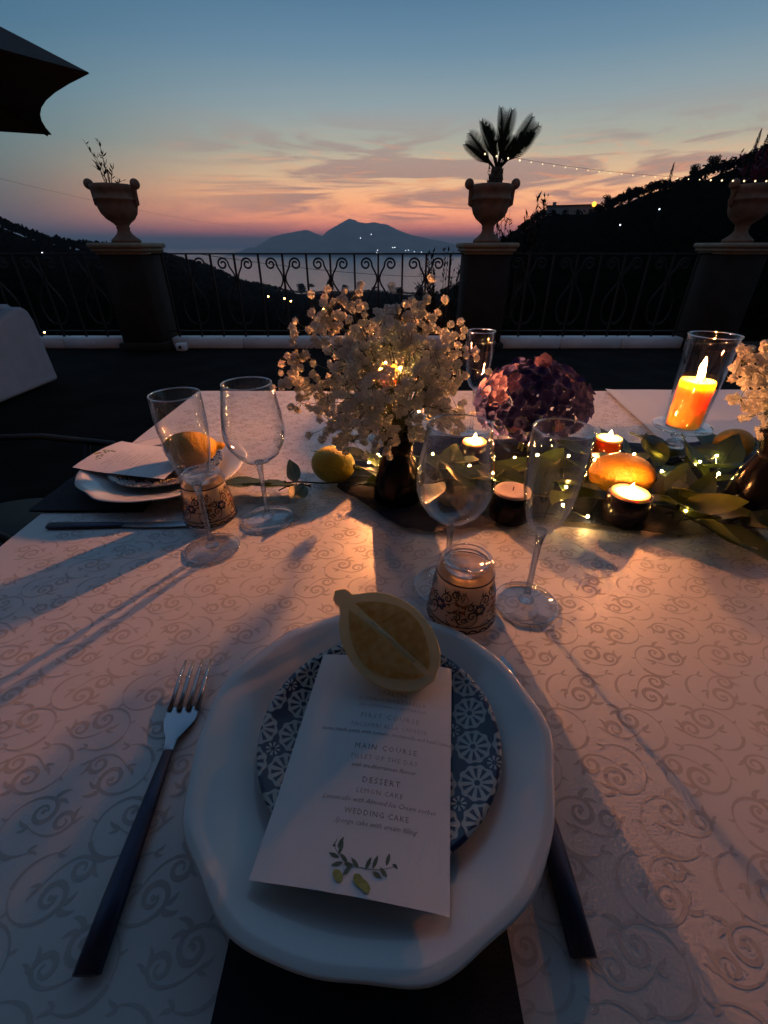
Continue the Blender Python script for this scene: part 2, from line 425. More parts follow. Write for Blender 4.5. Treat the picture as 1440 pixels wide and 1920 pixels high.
# unseen house wall with doors, added behind the camera to shade the near table
hw = thing('added_shade_wall', 'unseen rendered wall added behind the camera to shade the table', 'wall', (0, -1.35, 0))
G().box(-7, 7, -.3, 0, 0, 4.6).obj('wall', 'house_plaster', hw, smooth=False)
for x in (-3.2, 2.6):
    f = G().box(x - .62, x + .62, .002, .05, 0, 2.35, .01).obj('door_frame', 'bark', hw, smooth=False)
    G().box(x - .52, x - .01, .052, .075, .05, 2.25, .006).obj('door_leaf', 'canopy', f, smooth=False)
    G().box(x + .01, x + .52, .052, .075, .05, 2.25, .006).obj('door_leaf', 'canopy', f, smooth=False)

# ------------------------------------------------------------------ pillars, urns, railings, kerbs
PX = [(-3.035, 'plastered pillar under the flower urn with thin dry stems'), (1.21, 'plastered pillar under the urn holding the small palm'), (4.165, 'plastered pillar under the urn below the bougainvillea')]
PY = 6.065
for x, lab in PX:
    p = thing('stone_pillar', lab, 'pillar', (x, PY, 0), 0, 'pillars along the terrace edge')
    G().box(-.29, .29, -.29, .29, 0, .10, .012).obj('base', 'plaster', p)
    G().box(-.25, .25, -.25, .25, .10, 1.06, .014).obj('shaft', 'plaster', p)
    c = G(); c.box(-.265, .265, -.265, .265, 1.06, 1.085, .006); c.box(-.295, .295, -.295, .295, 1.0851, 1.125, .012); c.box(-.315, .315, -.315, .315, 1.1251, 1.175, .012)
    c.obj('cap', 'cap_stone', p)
URN = [(.001, 0), (.155, 0), (.160, .022), (.150, .034), (.118, .055), (.082, .090), (.066, .125), (.070, .140), (.074, .150), (.066, .160), (.088, .188), (.150, .232), (.190, .285), (.208, .345), (.212, .400),
       (.226, .405), (.228, .425), (.216, .432), (.216, .480), (.228, .496), (.232, .520), (.232, .545), (.212, .552), (.200, .545), (.188, .500), (.001, .47)]
def make_urn(x, label):
    u = thing('terracotta_urn', label, 'urn', (x, PY, 1.176), 0, 'terracotta urns on the pillars')
    G().lathe(URN, 40, None).obj('bowl', 'terracotta', u)
    for s_ in (-1, 1):
        h = G()
        h.tube([(s_ * .205, 0, .36), (s_ * .232, 0, .375), (s_ * .236, 0, .44), (s_ * .234, 0, .50), (s_ * .246, 0, .545)], [.022, .026, .022, .026, .04], 8)
        h.ico(.052, T(s_ * .258, 0, .558), 12, 8)
        h.obj('handle', 'terracotta', u)
    G().lathe([(.001, 0), (.192, 0), (.001, .012)], 20, T(0, 0, .50)).obj('soil', 'bark', u)
    return u
make_urn(PX[0][0], 'terracotta urn holding a few thin dry plant stems')
make_urn(PX[1][0], 'terracotta urn with ball handles holding the small palm')
make_urn(PX[2][0], 'dim terracotta urn below the bougainvillea')

def spiral(cx, cz, r0, r1, a0, turns, n=22):
    return [(cx + (r0 + (r1 - r0) * i / n) * math.cos(a0 + turns * 2 * math.pi * i / n), cz + (r0 + (r1 - r0) * i / n) * math.sin(a0 + turns * 2 * math.pi * i / n)) for i in range(n + 1)]
def bez(p, n=10):
    (x0, y0), (x1, y1), (x2, y2), (x3, y3) = p
    o = []
    for i in range(n + 1):
        t_ = i / n; u = 1 - t_
        o.append((u**3 * x0 + 3 * u*u*t_ * x1 + 3 * u*t_*t_ * x2 + t_**3 * x3, u**3 * y0 + 3 * u*u*t_ * y1 + 3 * u*t_*t_ * y2 + t_**3 * y3))
    return o
def railing(x0, x1, scrolls, bars, label):
    r = thing('iron_railing', label, 'railing', ((x0 + x1) / 2, PY, .135), 0, 'wrought iron railings between the pillars')
    ox, oz = (x0 + x1) / 2, .135
    H_ = 1.072 - oz
    G().box(x0 - ox, x1 - ox, -.02, .02, H_ - .016, H_, .003).obj('top_rail', 'iron', r)
    G().box(x0 - ox, x1 - ox, -.012, .012, .06, .075).obj('bottom_rail', 'iron', r, smooth=False)
    bm = G().box(-.011, .011, -.011, .011, 0, H_ - .016).mesh('baluster', 'iron', False)
    for b_ in bars + scrolls: link('baluster', bm, r, (b_ - ox, 0, 0))
    g = G()
    for s_ in (-1, 1):
        top = spiral(s_ * .148, H_ - .115, .070, .018, R(180 if s_ > 0 else 0), -1.45 * s_, 26)
        leg = bez([(s_ * .016, H_ - .27), (s_ * .02, H_ - .20), (s_ * .078, H_ - .16), (s_ * .078, H_ - .115)], 8)
        path = leg + top[1:]
        g.tube([(x, 0, z) for x, z in path], .0108, 6)
        low = bez([(s_ * .016, H_ - .27), (s_ * .02, H_ - .36), (s_ * .13, H_ - .42), (s_ * .15, H_ - .56)], 10) + bez([(s_ * .15, H_ - .56), (s_ * .16, H_ - .70), (s_ * .09, H_ - .80), (s_ * .03, H_ - .78)], 8)[1:]
        g.tube([(x, 0, z) for x, z in low], .0108, 6)
    sm = g.mesh('scroll', 'iron')
    cm = G().box(-.026, .026, -.014, .014, H_ - .292, H_ - .25, .004).mesh('collar', 'iron')
    for s_ in scrolls:
        o = link('scroll', sm, r, (s_ - ox, 0, 0)); link('collar', cm, o)
railing(-2.785, .96, [-2.37, -1.80, -1.22, -.648, -.07, .508], [-2.66, -2.085, -1.51, -.934, -.356, .222, .797], 'wrought iron railing with scrolls in front of the sea')
railing(1.46, 3.915, [1.75, 2.33, 2.90, 3.48], [2.04, 2.61, 3.19, 3.77], 'dark wrought iron railing in front of the wooded slope')
railing(-6.6, -3.285, [-3.6, -4.17, -4.75, -5.32, -5.9], [-3.88, -4.46, -5.04, -5.6, -6.2], 'dark wrought iron railing beyond the white armchair')
for x0, x1, lab in ((-6.6, -3.33, 'white stone kerb beyond the white armchair'), (-2.74, .92, 'white stone kerb under the scroll railing before the sea'), (1.5, 3.87, 'white stone kerb behind the hydrangea and candle')):
    k = thing('stone_kerb', lab, 'kerb', ((x0 + x1) / 2, PY, 0), 0, 'white kerbs under the railings')
    n = max(2, round((x1 - x0) / .9)); L = (x1 - x0) / n
    km = G().box(-L / 2 + .003, L / 2 - .003, -.09, .09, 0, .134, .012).mesh('kerb_block', 'kerb')
    for i in range(n): link('kerb_block', km, k, (-(x1 - x0) / 2 + L * (i + .5), 0, rnd.uniform(-.002, .0)))
# small drain block below the kerb
db = thing('drain_spout', 'small pale block on the floor below the kerb', 'spout', (-2.58, 5.86, 0))
G().box(-.06, .06, -.05, .05, 0, .09, .008).obj('block', 'kerb', db); G().lathe([(.001, 0), (.02, 0), (.02, .006), (.001, .006)], 12, T(0, -.051, .05) @ RX(R(90))).obj('outlet', 'iron', db)

# ------------------------------------------------------------------ plants on the terrace edge
def leaf_mesh(name, m, L, W, curl=.15, fold=.25, n=7):
    vs, fs = [], []
    for i in range(n + 1):
        t_ = i / n
        w_ = W * .5 * (math.sin(math.pi * min(1, t_ ** .85)) ** .9 if 0 < t_ < 1 else 0) + (1e-4)
        z = curl * L * (t_ * t_) - curl * L * .3 * t_
        rip = .06 * W * math.sin(t_ * 9)
        vs += [(-w_, t_ * L, z + w_ * fold + rip), (0, t_ * L, z), (w_, t_ * L, z + w_ * fold - rip)]
    for i in range(n):
        a = i * 3; fs += [(a, a + 1, a + 4, a + 3), (a + 1, a + 2, a + 5, a + 4)]
    g = G(); g.add(vs, fs)
    g.tube([(0, -.18 * L, 0), (0, 0, .0), (0, L * .9, curl * L * .55 - .0004)], [.0014 * L / .1, .0012 * L / .1, .0003], 4)
    return g.mesh(name, m)

# sago palm in the middle urn
sp_ = thing('sago_palm', 'small dark palm with stiff upright fronds in the middle urn', 'palm', (1.21, PY, 1.68))
tr = G(); tr.lathe([(.001, 0), (.085, 0), (.090, .05), (.078, .09), (.083, .10), (.066, .15), (.07, .16), (.05, .20), (.001, .21)], 14, T(0.02, 0, 0) @ RY(R(6)))
for k in range(26):
    a, z = k * 2.4, .02 + .17 * k / 26
    tr.add([(-.02, 0, 0), (.02, 0, 0), (0, .02, .05)], [(0, 1, 2)], T(.02 + .075 * math.cos(a), .075 * math.sin(a), z) @ RZ(a - 1.57))
tr.obj('trunk', 'bark', sp_, smooth=False)
def frond(L, bend, wid):
    g = G(); n = 17; pts = []
    for i in range(n + 1):
        t_ = i / n; a = bend * t_ * t_
        pts.append(Vector((0, L * t_ * math.sin(a) * .9 + .02 * t_, L * t_ * math.cos(a * .6))))
    g.tube(pts[::5], [.012, .010, .008, .006, .005, .003, .002], 5)
    for i in range(5, n + 1):
        t_ = i / n; p = pts[i]; tg = (pts[i] - pts[i - 1]).normalized()
        ll = wid * math.sin(math.pi * min(1, .18 + .78 * t_)) + .03
        for s_ in (-1, 1):
            dd = (Vector((s_ * .66, -.18, 0)) + tg * 1.0).normalized()
            q = p + dd * ll; b_ = tg * .017
            g.add([p - b_, p + b_, q], [(0, 1, 2)]); g.add([p - b_ * .6 + Vector((0, .006, 0)), p + b_ * .6, q + tg * .012], [(0, 1, 2)])
    return g.mesh('frond', 'foliage', False)
fm = [frond(.50, .25, .15), frond(.42, .15, .14), frond(.44, .35, .15)]
for tilt, k, sc, y_, yaw in ((-54, 1, 1.0, 0, 10), (-44, 0, 1.0, .02, -15), (-31, 1, 1.05, -.02, 20), (-22, 0, .98, .01, -10), (-13, 1, .90, -.03, 25), (3, 0, 1.05, .0, 15), (9, 2, 1.12, .02, -20), (17, 1, .85, -.02, 30),
                          (27, 2, .80, .01, -10), (37, 0, 1.12, 0, 12), (42, 0, 1.16, .02, -18), (47, 1, 1.1, -.02, 8)):
    link('frond', fm[k], sp_, (.035, y_, .17), (R(rnd.uniform(-12, 12)), R(tilt), R(yaw)), scale=(sc * .85, sc, sc))

def twiggy(name, label, cat, loc, stems, leafm, lsize, leaf_n=14, mat_st='stem_green', group=None, start=.35):
    o = thing(name, label, cat, loc, 0, group)
    g = G(); lv = G(); me = leafm
    for (dx_, dy_, h, bend) in stems:
        pts = [(dx_ * .15, dy_ * .15, 0)]
        for i in range(1, 7):
            t_ = i / 6
            pts.append((dx_ * (.15 + .85 * t_ ** 1.3) + rnd.uniform(-.012, .012), dy_ * (.15 + .85 * t_) + rnd.uniform(-.01, .01), h * t_ - bend * t_ * t_))
        g.tube(pts, [.006, .005, .005, .004, .003, .003, .002], 5)
        for k in range(leaf_n):
            t_ = start + (1 - start) * rnd.random(); i = min(5, int(t_ * 6)); f = t_ * 6 - i
            p = Vector(pts[i]).lerp(Vector(pts[i + 1]), f)
            s_ = lsize * rnd.uniform(.6, 1.2)
            M = Matrix.Translation(p) @ RZ(rnd.uniform(0, 6.28)) @ RX(R(rnd.uniform(10, 65)))
            lv.add([(-.16 * s_, .4 * s_, 0), (0, 0, 0), (.16 * s_, .4 * s_, 0), (0, s_, .06 * s_)], [(0, 1, 2, 3)], M)
    g.obj('stems', mat_st, o); f_ = lv.obj('foliage', me, o, smooth=False); f_['kind'] = 'stuff'
    return o
twiggy('potted_plant', 'sparse dry plant with thin stems in the urn by the umbrella', 'plant', (-3.06, PY, 1.67), [(-.13, 0, .42, 0), (.0, .02, .46, 0), (.03, -.02, .30, .0), (-.08, .02, .22, .02), (-.05, -.03, .30, 0), (.06, .02, .22, .02), (.16, 0, .14, .05)], 'foliage', .075, 9, start=.45)
twiggy('bougainvillea', 'dark reddish bougainvillea above the dim urn and string lights', 'shrub', (4.3, 6.35, 1.62), [(rnd.uniform(-.15, .5), rnd.uniform(-.3, .4), rnd.uniform(.35, .75), rnd.uniform(0, .12)) for _ in range(24)], 'bougainvillea', .08, 26, 'bark')
twiggy('oleander_bush', 'leafy oleander twigs against the pink sky beside the palm urn', 'bush', (1.95, 7.5, .15), [(rnd.uniform(-.42, .42), rnd.uniform(-.2, .2), rnd.uniform(1.05, 1.62), 0) for _ in range(26)], 'foliage', .10, 26, 'bark', start=.5)
twiggy('olive_bush', 'wispy olive twigs rising behind the scroll railing beside the pillar', 'bush', (.86, 7.2, -.6), [(rnd.uniform(-.42, .30), rnd.uniform(-.2, .2), rnd.uniform(1.2, 1.72), 0) for _ in range(24)], 'foliage', .085, 24, 'bark', start=.45)

# ------------------------------------------------------------------ trees one can tell apart
def tree(name, label, az, r, h, kind, group, m='foliage_dark'):
    x, y, z = tpt(az, r)
    o = thing(name, label, 'tree', (x, y, z - .2), 0, group)
    rg_ = random.Random(int(az * 100) + int(r))
    G().tube([(0, 0, 0), (h * .01, 0, h * .3), (0, h * .01, h * .7)], [h * .03, h * .022, h * .008], 7).obj('trunk', 'bark', o)
    g = G()
    if kind == 'cypress':
        for i in range(260):
            t_ = rg_.random(); rad = h * .105 * (math.sin(math.pi * min(1, .12 + t_ * .88)) ** .7) * (1 - .45 * t_)
            a = rg_.uniform(0, 6.28); q = rad * rg_.uniform(.3, 1)
            p = Vector((q * math.cos(a), q * math.sin(a), h * (.06 + .92 * t_)))
            u = Vector((math.cos(a) * .4, math.sin(a) * .4, 1)).normalized() * h * .05; v_ = Vector((-math.sin(a), math.cos(a), 0)) * h * .018
            g.add([p - v_, p + v_, p + u], [(0, 1, 2)])
    else:
        for i in range(9 if kind == 'round' else 7):
            a = rg_.uniform(0, 6.28); q = rg_.uniform(0, .28) * h
            cz = h * rg_.uniform(.45, .82) if kind == 'round' else h * rg_.uniform(.78, .92)
            if kind == 'pine': q = rg_.uniform(0, .42) * h
            crown_tris(g, (q * math.cos(a), q * math.sin(a), cz), h * (.2 if kind == 'round' else .15), 60, rg_, 1.0 if kind == 'round' else .5, .26)
    c = g.obj('crown', m, o, smooth=False)
    return o
tree('cypress_tree', 'lone narrow cypress on the ridge right of the sunset glow', 27.6, 172, 6.2, 'cypress', None)
for i, (az, r, h, kd, lab) in enumerate([
    (29.4, 166, 4.4, 'round', 'round tree just beyond the lone cypress on the ridge'),
    (30.6, 160, 4.2, 'round', 'feathery tree on the ridge above the first string lights'),
    (33.4, 150, 6.2, 'cypress', 'pointed conifer rising above the right string lights'),
    (34.0, 146, 5.4, 'cypress', 'shorter conifer close beside the pointed conifer'),
    (35.1, 145, 6.4, 'cypress', 'tall conifer before the bougainvillea'),
    (22.6, 188, 4.6, 'round', 'bushy tree just right of the orange glow'),
    (24.4, 180, 3.4, 'round', 'low bushy tree halfway up the ridge to the cypress')]):
    tree('ridge_tree', lab, az, r, h, kd, 'trees along the dark ridge')
for az, r, h, kd, lab in [(-9.6, 560, 13, 'round', 'dark round tree left of the railing middle below the sea'), (-8.4, 560, 12, 'pine', 'flat topped pine beside the dark round tree'),
                          (-6.2, 560, 17, 'round', 'large dark dome tree seen below the railing scroll'), (-4.6, 560, 12, 'round', 'low dark tree above the white flowers'),
                          (-1.2, 540, 11, 'pine', 'spreading dark pine directly above the white bouquet'), (1.8, 500, 12, 'round', 'dark tree against the water near the railing bars'), (4.2, 480, 13, 'round', 'dark tree left of the wispy olive twigs')]:
    tree('valley_tree', lab, az, r, h, kd, 'trees in the dark valley below the railing')
# flat-roofed villa on the ridge
vx, vy, vz = tpt(19.5, 199)
vl = thing('hillside_villa', 'flat roofed villa silhouette on the ridge left of the orange glow', 'house', (vx, vy, vz), R(-19.5))
G().box(-8.5, 8.5, -3, 3, -2, 2.0).obj('wall', 'house_plaster', vl, smooth=False)
rf = G().box(-8.9, 8.9, -3.4, 3.4, 2.002, 2.25).obj('roof', 'terracotta', vl, smooth=False)
G().box(-6.8, -5.6, -.6, .6, 2.25, 3.3).obj('chimney', 'house_plaster', rf, smooth=False)
for x in (-6, -2, 2, 6): G().box(x - .5, x + .5, -3.06, -3.0, -.6, .9).obj('window', 'iron', vl, smooth=False)

# ------------------------------------------------------------------ distant lamps
def lamp(az, r, up, rad, m, label, group, name='street_lamp'):
    x, y, z = tpt(az, r)
    o = thing(name, label, 'lamp', (x, y, z), 0, group)
    G().tube([(0, 0, 0), (0, 0, up)], rad * .25, 5).obj('post', 'iron', o)
    G().ico(rad, T(0, -rad * .6, up + rad), 8, 6).obj('bulb', m, o)
    return o
emit('lamp_amber', (1.0, .38, .04), 3.0)
lamp(21.45, 190, 2.3, .75, 'lamp_amber', 'bright orange lamp glowing on the ridge line', None)
for az, r in ((-36.6, 250), (-33.9, 200), (27.4, 120), (24.3, 100)):
    lamp(az, r, 3.0, r * .0011, 'lamp_white', 'small white lamp on the dark wooded slopes', 'white lamps on the dark slopes')
for az, r in ((-13.4, 300), (-11.6, 320), (-10.9, 318), (-7.2, 330), (-3.4, 330), (-36.0, 26)):
    lamp(az, r, 3.0 if r > 40 else 1.6, r * .0014, 'lamp_warm', 'small warm street lamp down in the dark valley', 'warm lamps in the dark valley')
g = G()
for x, z in ((-180, 250), (-330, 205), (-160, 20), (-100, 30), (-40, 24), (10, 22), (120, 90), (150, 92), (300, 55), (340, 60), (420, 40), (-90, 60), (520, 36)):
    g.ico(6, T(x, 7000 + abs(z) * 1.2, SEA + z + 14), 6, 4)
g.obj('town_lights', 'lamp_white', kind='stuff')

# overhead power lines
def cable_line(p0, p1, sag, r, label):
    pts = [Vector(p0).lerp(Vector(p1), i / 24) - Vector((0, 0, sag * 4 * (i / 24) * (1 - i / 24))) for i in range(25)]
    o = G().tube(pts, r, 5).obj('power_line', 'cable'); o['label'] = label; o['category'] = 'cable'; o['group'] = 'power lines over the valley'
cable_line((-22, 22, 4.9), (-17, 66, 3.1), .5, .006, 'thin dark cable crossing the low sky left of the island')
cable_line((-11.0, 30, .72), (7.0, 44, -1.25), .35, .016, 'thin dark cable slanting behind the scroll railing')

# string lights from the palm to the third urn
sl = thing('string_lights', 'string of small warm bulbs hung from the palm to the bougainvillea', 'string lights', (0, 0, 0))
P0, P1 = Vector((1.02, 5.86, 1.985)), Vector((4.9, 6.0, 1.78))
pts = [P0.lerp(P1, i / 48) - Vector((0, 0, .09 * 4 * (i / 48) * (1 - i / 48))) for i in range(49)]
G().tube(pts, .0016, 4).obj('wire', 'cable', sl)
bm_ = G().ico(.0085, None, 8, 6).mesh('bulb', 'string_bulb')
for i in range(31):
    t_ = (i + .3) / 31 * 48; k = min(47, int(t_)); p = pts[k].lerp(pts[k + 1], t_ - k)
    link('bulb', bm_, sl, p - Vector((0, 0, .013)), scale=1.0 if i < 4 or i > 19 else .6)

# ------------------------------------------------------------------ parasol
um = thing('parasol', 'large dark parasol canopy overhanging at upper left', 'parasol', (-3.61, 3.05, 0))
RAD_U, ZT, ZE = 2.0, 2.75, 1.965
g = G(); nv = 6
for k in range(nv):
    a0, a1 = R(8) + k * math.pi / 3, R(8) + (k + 1) * math.pi / 3
    def f(u, v, a0=a0, a1=a1):
        p = Vector((math.cos(a0), math.sin(a0), 0)).lerp(Vector((math.cos(a1), math.sin(a1), 0)), u)
        sg = 4 * u * (1 - u); q = v * RAD_U * (1 - .085 * sg * v)
        return (p.x * q, p.y * q, ZT - (ZT - ZE) * v ** 1.1 - .05 * sg * v * (1 - v))
    g.grid(8, 8, f)
    g.grid(8, 8, lambda u, v, f=f: tuple(Vector(f(1 - u, v)) - Vector((0, 0, .004))))
g.obj('canopy', 'canopy', um)
for k in range(nv):
    a = R(8) + k * math.pi / 3
    G().tube([(0, 0, ZT - .03), (math.cos(a) * RAD_U * .98, math.sin(a) * RAD_U * .98, ZE - .012)], .009, 6).obj('rib', 'iron', um)
G().tube([(0, 0, .07), (0, 0, ZT + .1)], .028, 10).obj('pole', 'iron', um)
G().lathe([(.001, 0), (.34, 0), (.34, .05), (.08, .07), (.001, .07)], 24).obj('base', 'paving', um)
copy_thing(um, (.35, -.72, .14), R(9), 'unseen dark parasol added to shade the near side of the dinner table')  # extra out-of-view parasol, added overhead to darken the near table

# ------------------------------------------------------------------ white armchair
ac = thing('armchair', 'white rounded outdoor armchair on the terrace at far left', 'armchair', (-3.72, 3.85, 0))
def side_panel(x0, x1):
    prof = []
    for y, z in ((-.50, .02), (-.50, .40), (-.44, .50), (-.30, .56), (.10, .62), (.30, .68), (.40, .69), (.46, .65), (.49, .56), (.52, .02)): prof.append((y, z))
    n = len(prof); vs = [(x0, y, z) for y, z in prof] + [(x1, y, z) for y, z in prof]
    return vs, [tuple(range(n)), tuple(reversed(range(n, 2 * n)))] + [(i, i + n, (i + 1) % n + n, (i + 1) % n) for i in range(n)]
for a, b_ in ((.40, .52), (-.52, -.40)):
    g = G(); g.add(*side_panel(a, b_)); o = g.obj('arm', 'fabric_white', ac, smooth=False)
    bv = o.modifiers.new('b', 'BEVEL'); bv.width = .055; bv.segments = 4
G().box(-.398, .398, .30, .50, .05, .70, .04).obj('backrest', 'fabric_white', ac)
G().box(-.398, .398, -.48, .298, .22, .42, .04).obj('seat', 'fabric_white', ac)

# wrought iron chair at the table end
ic = thing('iron_chair', 'dark wrought iron chair with scrolled arms at the left table end', 'chair', (-1.08, 1.0, 0), R(0))
G().lathe([(.001, 0), (.21, 0), (.22, .012), (.21, .025), (.001, .025)], 28, T(0, 0, .44)).obj('seat', 'iron', ic)
for sx, sy in ((.17, .17), (.17, -.17), (-.17, .17), (-.17, -.17)):
    G().tube([(sx, sy, .44), (sx * 1.1, sy * 1.1, .2), (sx * 1.35, sy * 1.35, .0)], .011, 6).obj('leg', 'iron', ic)
for s_ in (-1, 1):
    g = G(); g.tube([(-.2, s_ * .22, .66), (.05, s_ * .24, .66), (.22, s_ * .24, .64)] + [(x, s_ * .24, z) for x, z in spiral(.24, .575, .065, .015, R(100), -1.5, 22)], .010, 6)
    g.tube([(.15, s_ * .2, .46), (.18, s_ * .24, .64)], .010, 6); g.obj('arm', 'iron', ic)
g = G()
g.tube([(-.2, -.2, .44), (-.25, -.22, .75), (-.27, -.14, .93), (-.28, 0, .97), (-.27, .14, .93), (-.25, .22, .75), (-.2, .2, .44)], .012, 6)
for s_ in (-1, 1): g.tube([(-.26, s_ * y, z) for y, z in spiral(.09, .74, .08, .02, R(-90), 1.6, 22)], .008, 5)
g.tube([(-.2, 0, .45), (-.28, 0, .96)], .008, 5)
g.obj('backrest', 'iron', ic)

# ================================================================== TABLE
X0, X1, Y0, Y1, ZT_ = -.597, 2.15, .0, 1.405, .75
def ch(x, y):
    z = ZT_ + .0017 * noise.noise((x * 5.2, y * 4.1, 1.3)) + .0007 * noise.noise((x * 13, y * 11, 4.7))
    z += .0011 * math.exp(-((x - .12 - .03 * y) / .006) ** 2) * .6 - .0009 * math.exp(-((y - .98) / .008) ** 2)
    return z
tb = thing('dining_table', 'long banquet table beneath the white damask cloth', 'table', ((X0 + X1) / 2, .7, 0))
G().box(-1.35, 1.35, -.68, .68, .705, .742, .004).obj('tabletop', 'bark', tb)
for sx in (-1.25, 1.25):
    for sy in (-.6, .6): G().box(sx - .03, sx + .03, sy - .03, sy + .03, 0, .704).obj('leg', 'iron', tb, smooth=False)
tcl = link('tablecloth', None, None, (0, 0, 0), None, 'white damask tablecloth spread over the whole dinner table', 'tablecloth')
nx, ny = 400, 206
G().grid(nx, ny, lambda u, v: (X0 + (X1 - X0) * u, Y0 + (Y1 - Y0) * v, ch(X0 + (X1 - X0) * u, Y0 + (Y1 - Y0) * v))).obj('cloth_top', 'cloth', tcl)
def skirt(p0, p1, nrm):
    L = (Vector(p1) - Vector(p0)).length
    def f(u, v):
        p = Vector(p0).lerp(Vector(p1), u); fl = math.sin(u * L * 21) * .6 + math.sin(u * L * 37 + 1) * .4
        q = p + Vector(nrm) * (.004 * min(1, v * 8) + v * .05 + v * .022 * fl)
        return (q.x, q.y, ch(p.x, p.y) - .30 * v - (.003 if v > 0 else 0))
    return f
g = G(); g.grid(60, 10, skirt((X0, Y1, 0), (X0, Y0, 0), (-1, 0, 0))); g.grid(110, 10, skirt((X1, Y1, 0), (X0, Y1, 0), (0, 1, 0))); g.grid(110, 10, skirt((X0, Y0, 0), (X1, Y0, 0), (0, -1, 0)))
g.obj('cloth_drop', 'skirt', tcl)
# damask scrolls woven into the cloth
def motif(g, f, cx, cy, s, rot, flip=1):
    ca, sa = math.cos(rot), math.sin(rot)
    def tf(x, y):
        x *= flip
        return f(cx + s * (x * ca - y * sa), cy + s * (x * sa + y * ca))
    def rib(pts, w0, w1, w2):
        n = len(pts) - 1
        g.ribbon(pts, [w0 + (w1 - w0) * min(1, i / n * 2) if i < n / 2 else w1 + (w2 - w1) * (i / n * 2 - 1) for i in range(n + 1)], tf)
    # big scroll
    rib(bez([(-.50, -.12), (-.56, .22), (-.22, .42), (.02, .30)], 8) + spiral(-.03, .125, .185, .05, R(70), -1.22, 18)[1:], .004, .036, .012)
    # second scroll curling the other way
    rib(bez([(-.18, -.02), (.00, -.22), (.26, -.30), (.40, -.12)], 8) + spiral(.265, -.075, .14, .035, R(-18), 1.2, 16)[1:], .006, .034, .010)
    # tail
    rib(bez([(-.50, -.12), (-.44, -.34), (-.20, -.42), (-.02, -.36)], 8), .028, .020, .004)
    for (x, y, a, l, wd) in ((.06, .28, 20, .22, .05), (.10, .24, -25, .18, .045), (.40, -.10, 70, .20, .045), (.42, -.14, 30, .14, .035), (-.18, -.02, 140, .16, .04), (-.16, -.03, 195, .14, .04), (-.05, -.36, 30, .12, .035), (-.03, -.37, -25, .12, .03), (-.46, .12, 150, .10, .03)):
        c_, s_ = math.cos(R(a)), math.sin(R(a))
        pts = [(x + l * t_ * c_ - .15 * l * math.sin(3.14 * t_) * s_, y + l * t_ * s_ + .15 * l * math.sin(3.14 * t_) * c_) for t_ in (0, .2, .45, .7, .88, 1)]
        g.ribbon(pts, [.006, wd * .7, wd * .6, wd * .45, wd * .25, .002], tf)
    sp2 = spiral(-.03, .125, .03, .012, 0, 1, 8); g.ribbon(sp2, .014, tf)
g = G(); pit = .074; row = .041
def on_cloth(x, y): return (x, y, ch(x, y) + .00016)
j = 0; y = .05
while y < Y1 - .04:
    x = X0 + .06 + (pit / 2 if j % 2 else 0)
    while x < 1.75:
        if not (math.hypot(x + .01, y - .225) < .085 or (y < .3 and x > .75)):
            motif(g, on_cloth, x, y, .060 * rnd.uniform(.96, 1.04), R((0 if j % 2 else 186) + (14 if j % 4 > 1 else -6)), (1 if j % 2 else -1) * (1 if (j // 2) % 2 else -1))
        x += pit
    y += row; j += 1
o = g.obj('damask_scroll', 'damask', tcl, smooth=False); o['kind'] = 'stuff'
# a second cloth overlapping at the far right
oc = G()
def oc_f(u, v):
    yv = .55 + (Y1 + .002 - .55) * v; xl = .60 + .11 * ((yv - .55) / .85)
    x = xl + (1.6 - xl) * u
    return (x, yv, ch(x, yv) + .0030 + .0035 * math.exp(-(u / .02) ** 2))
oc.grid(60, 40, oc_f)
o = oc.obj('overlapping_tablecloth', 'cloth'); o['label'] = 'plain white cloth overlapping the damask at the far right of the table'; o['category'] = 'tablecloth'

# organza runner
g = G()
def run_f(u, v):
    x = -.09 + 1.45 * u
    yc = .79 + .015 * math.sin(x * 7); hw_ = .195 * (min(1, .25 + u * 9)) * (1 + .08 * math.sin(x * 17))
    yv = yc + (v - .5) * 2 * hw_ + .008 * noise.noise((x * 14, v * 3, 0))
    z = ch(x, yv) + .0030 + .010 * abs(noise.noise((x * 9, yv * 24, 7))) * math.sin(math.pi * min(1, max(0, v)) ) ** .5 + .004 * abs(noise.noise((x * 30, yv * 40, 2)))
    if v < .06: z += .004 * abs(math.sin(x * 40))
    return (x, yv, z)
g.grid(150, 44, run_f)
o = g.obj('organza_runner', 'organza'); o['label'] = 'sheer navy organza runner gathered along the middle of the table'; o['category'] = 'table runner'
RZ_ = .7535

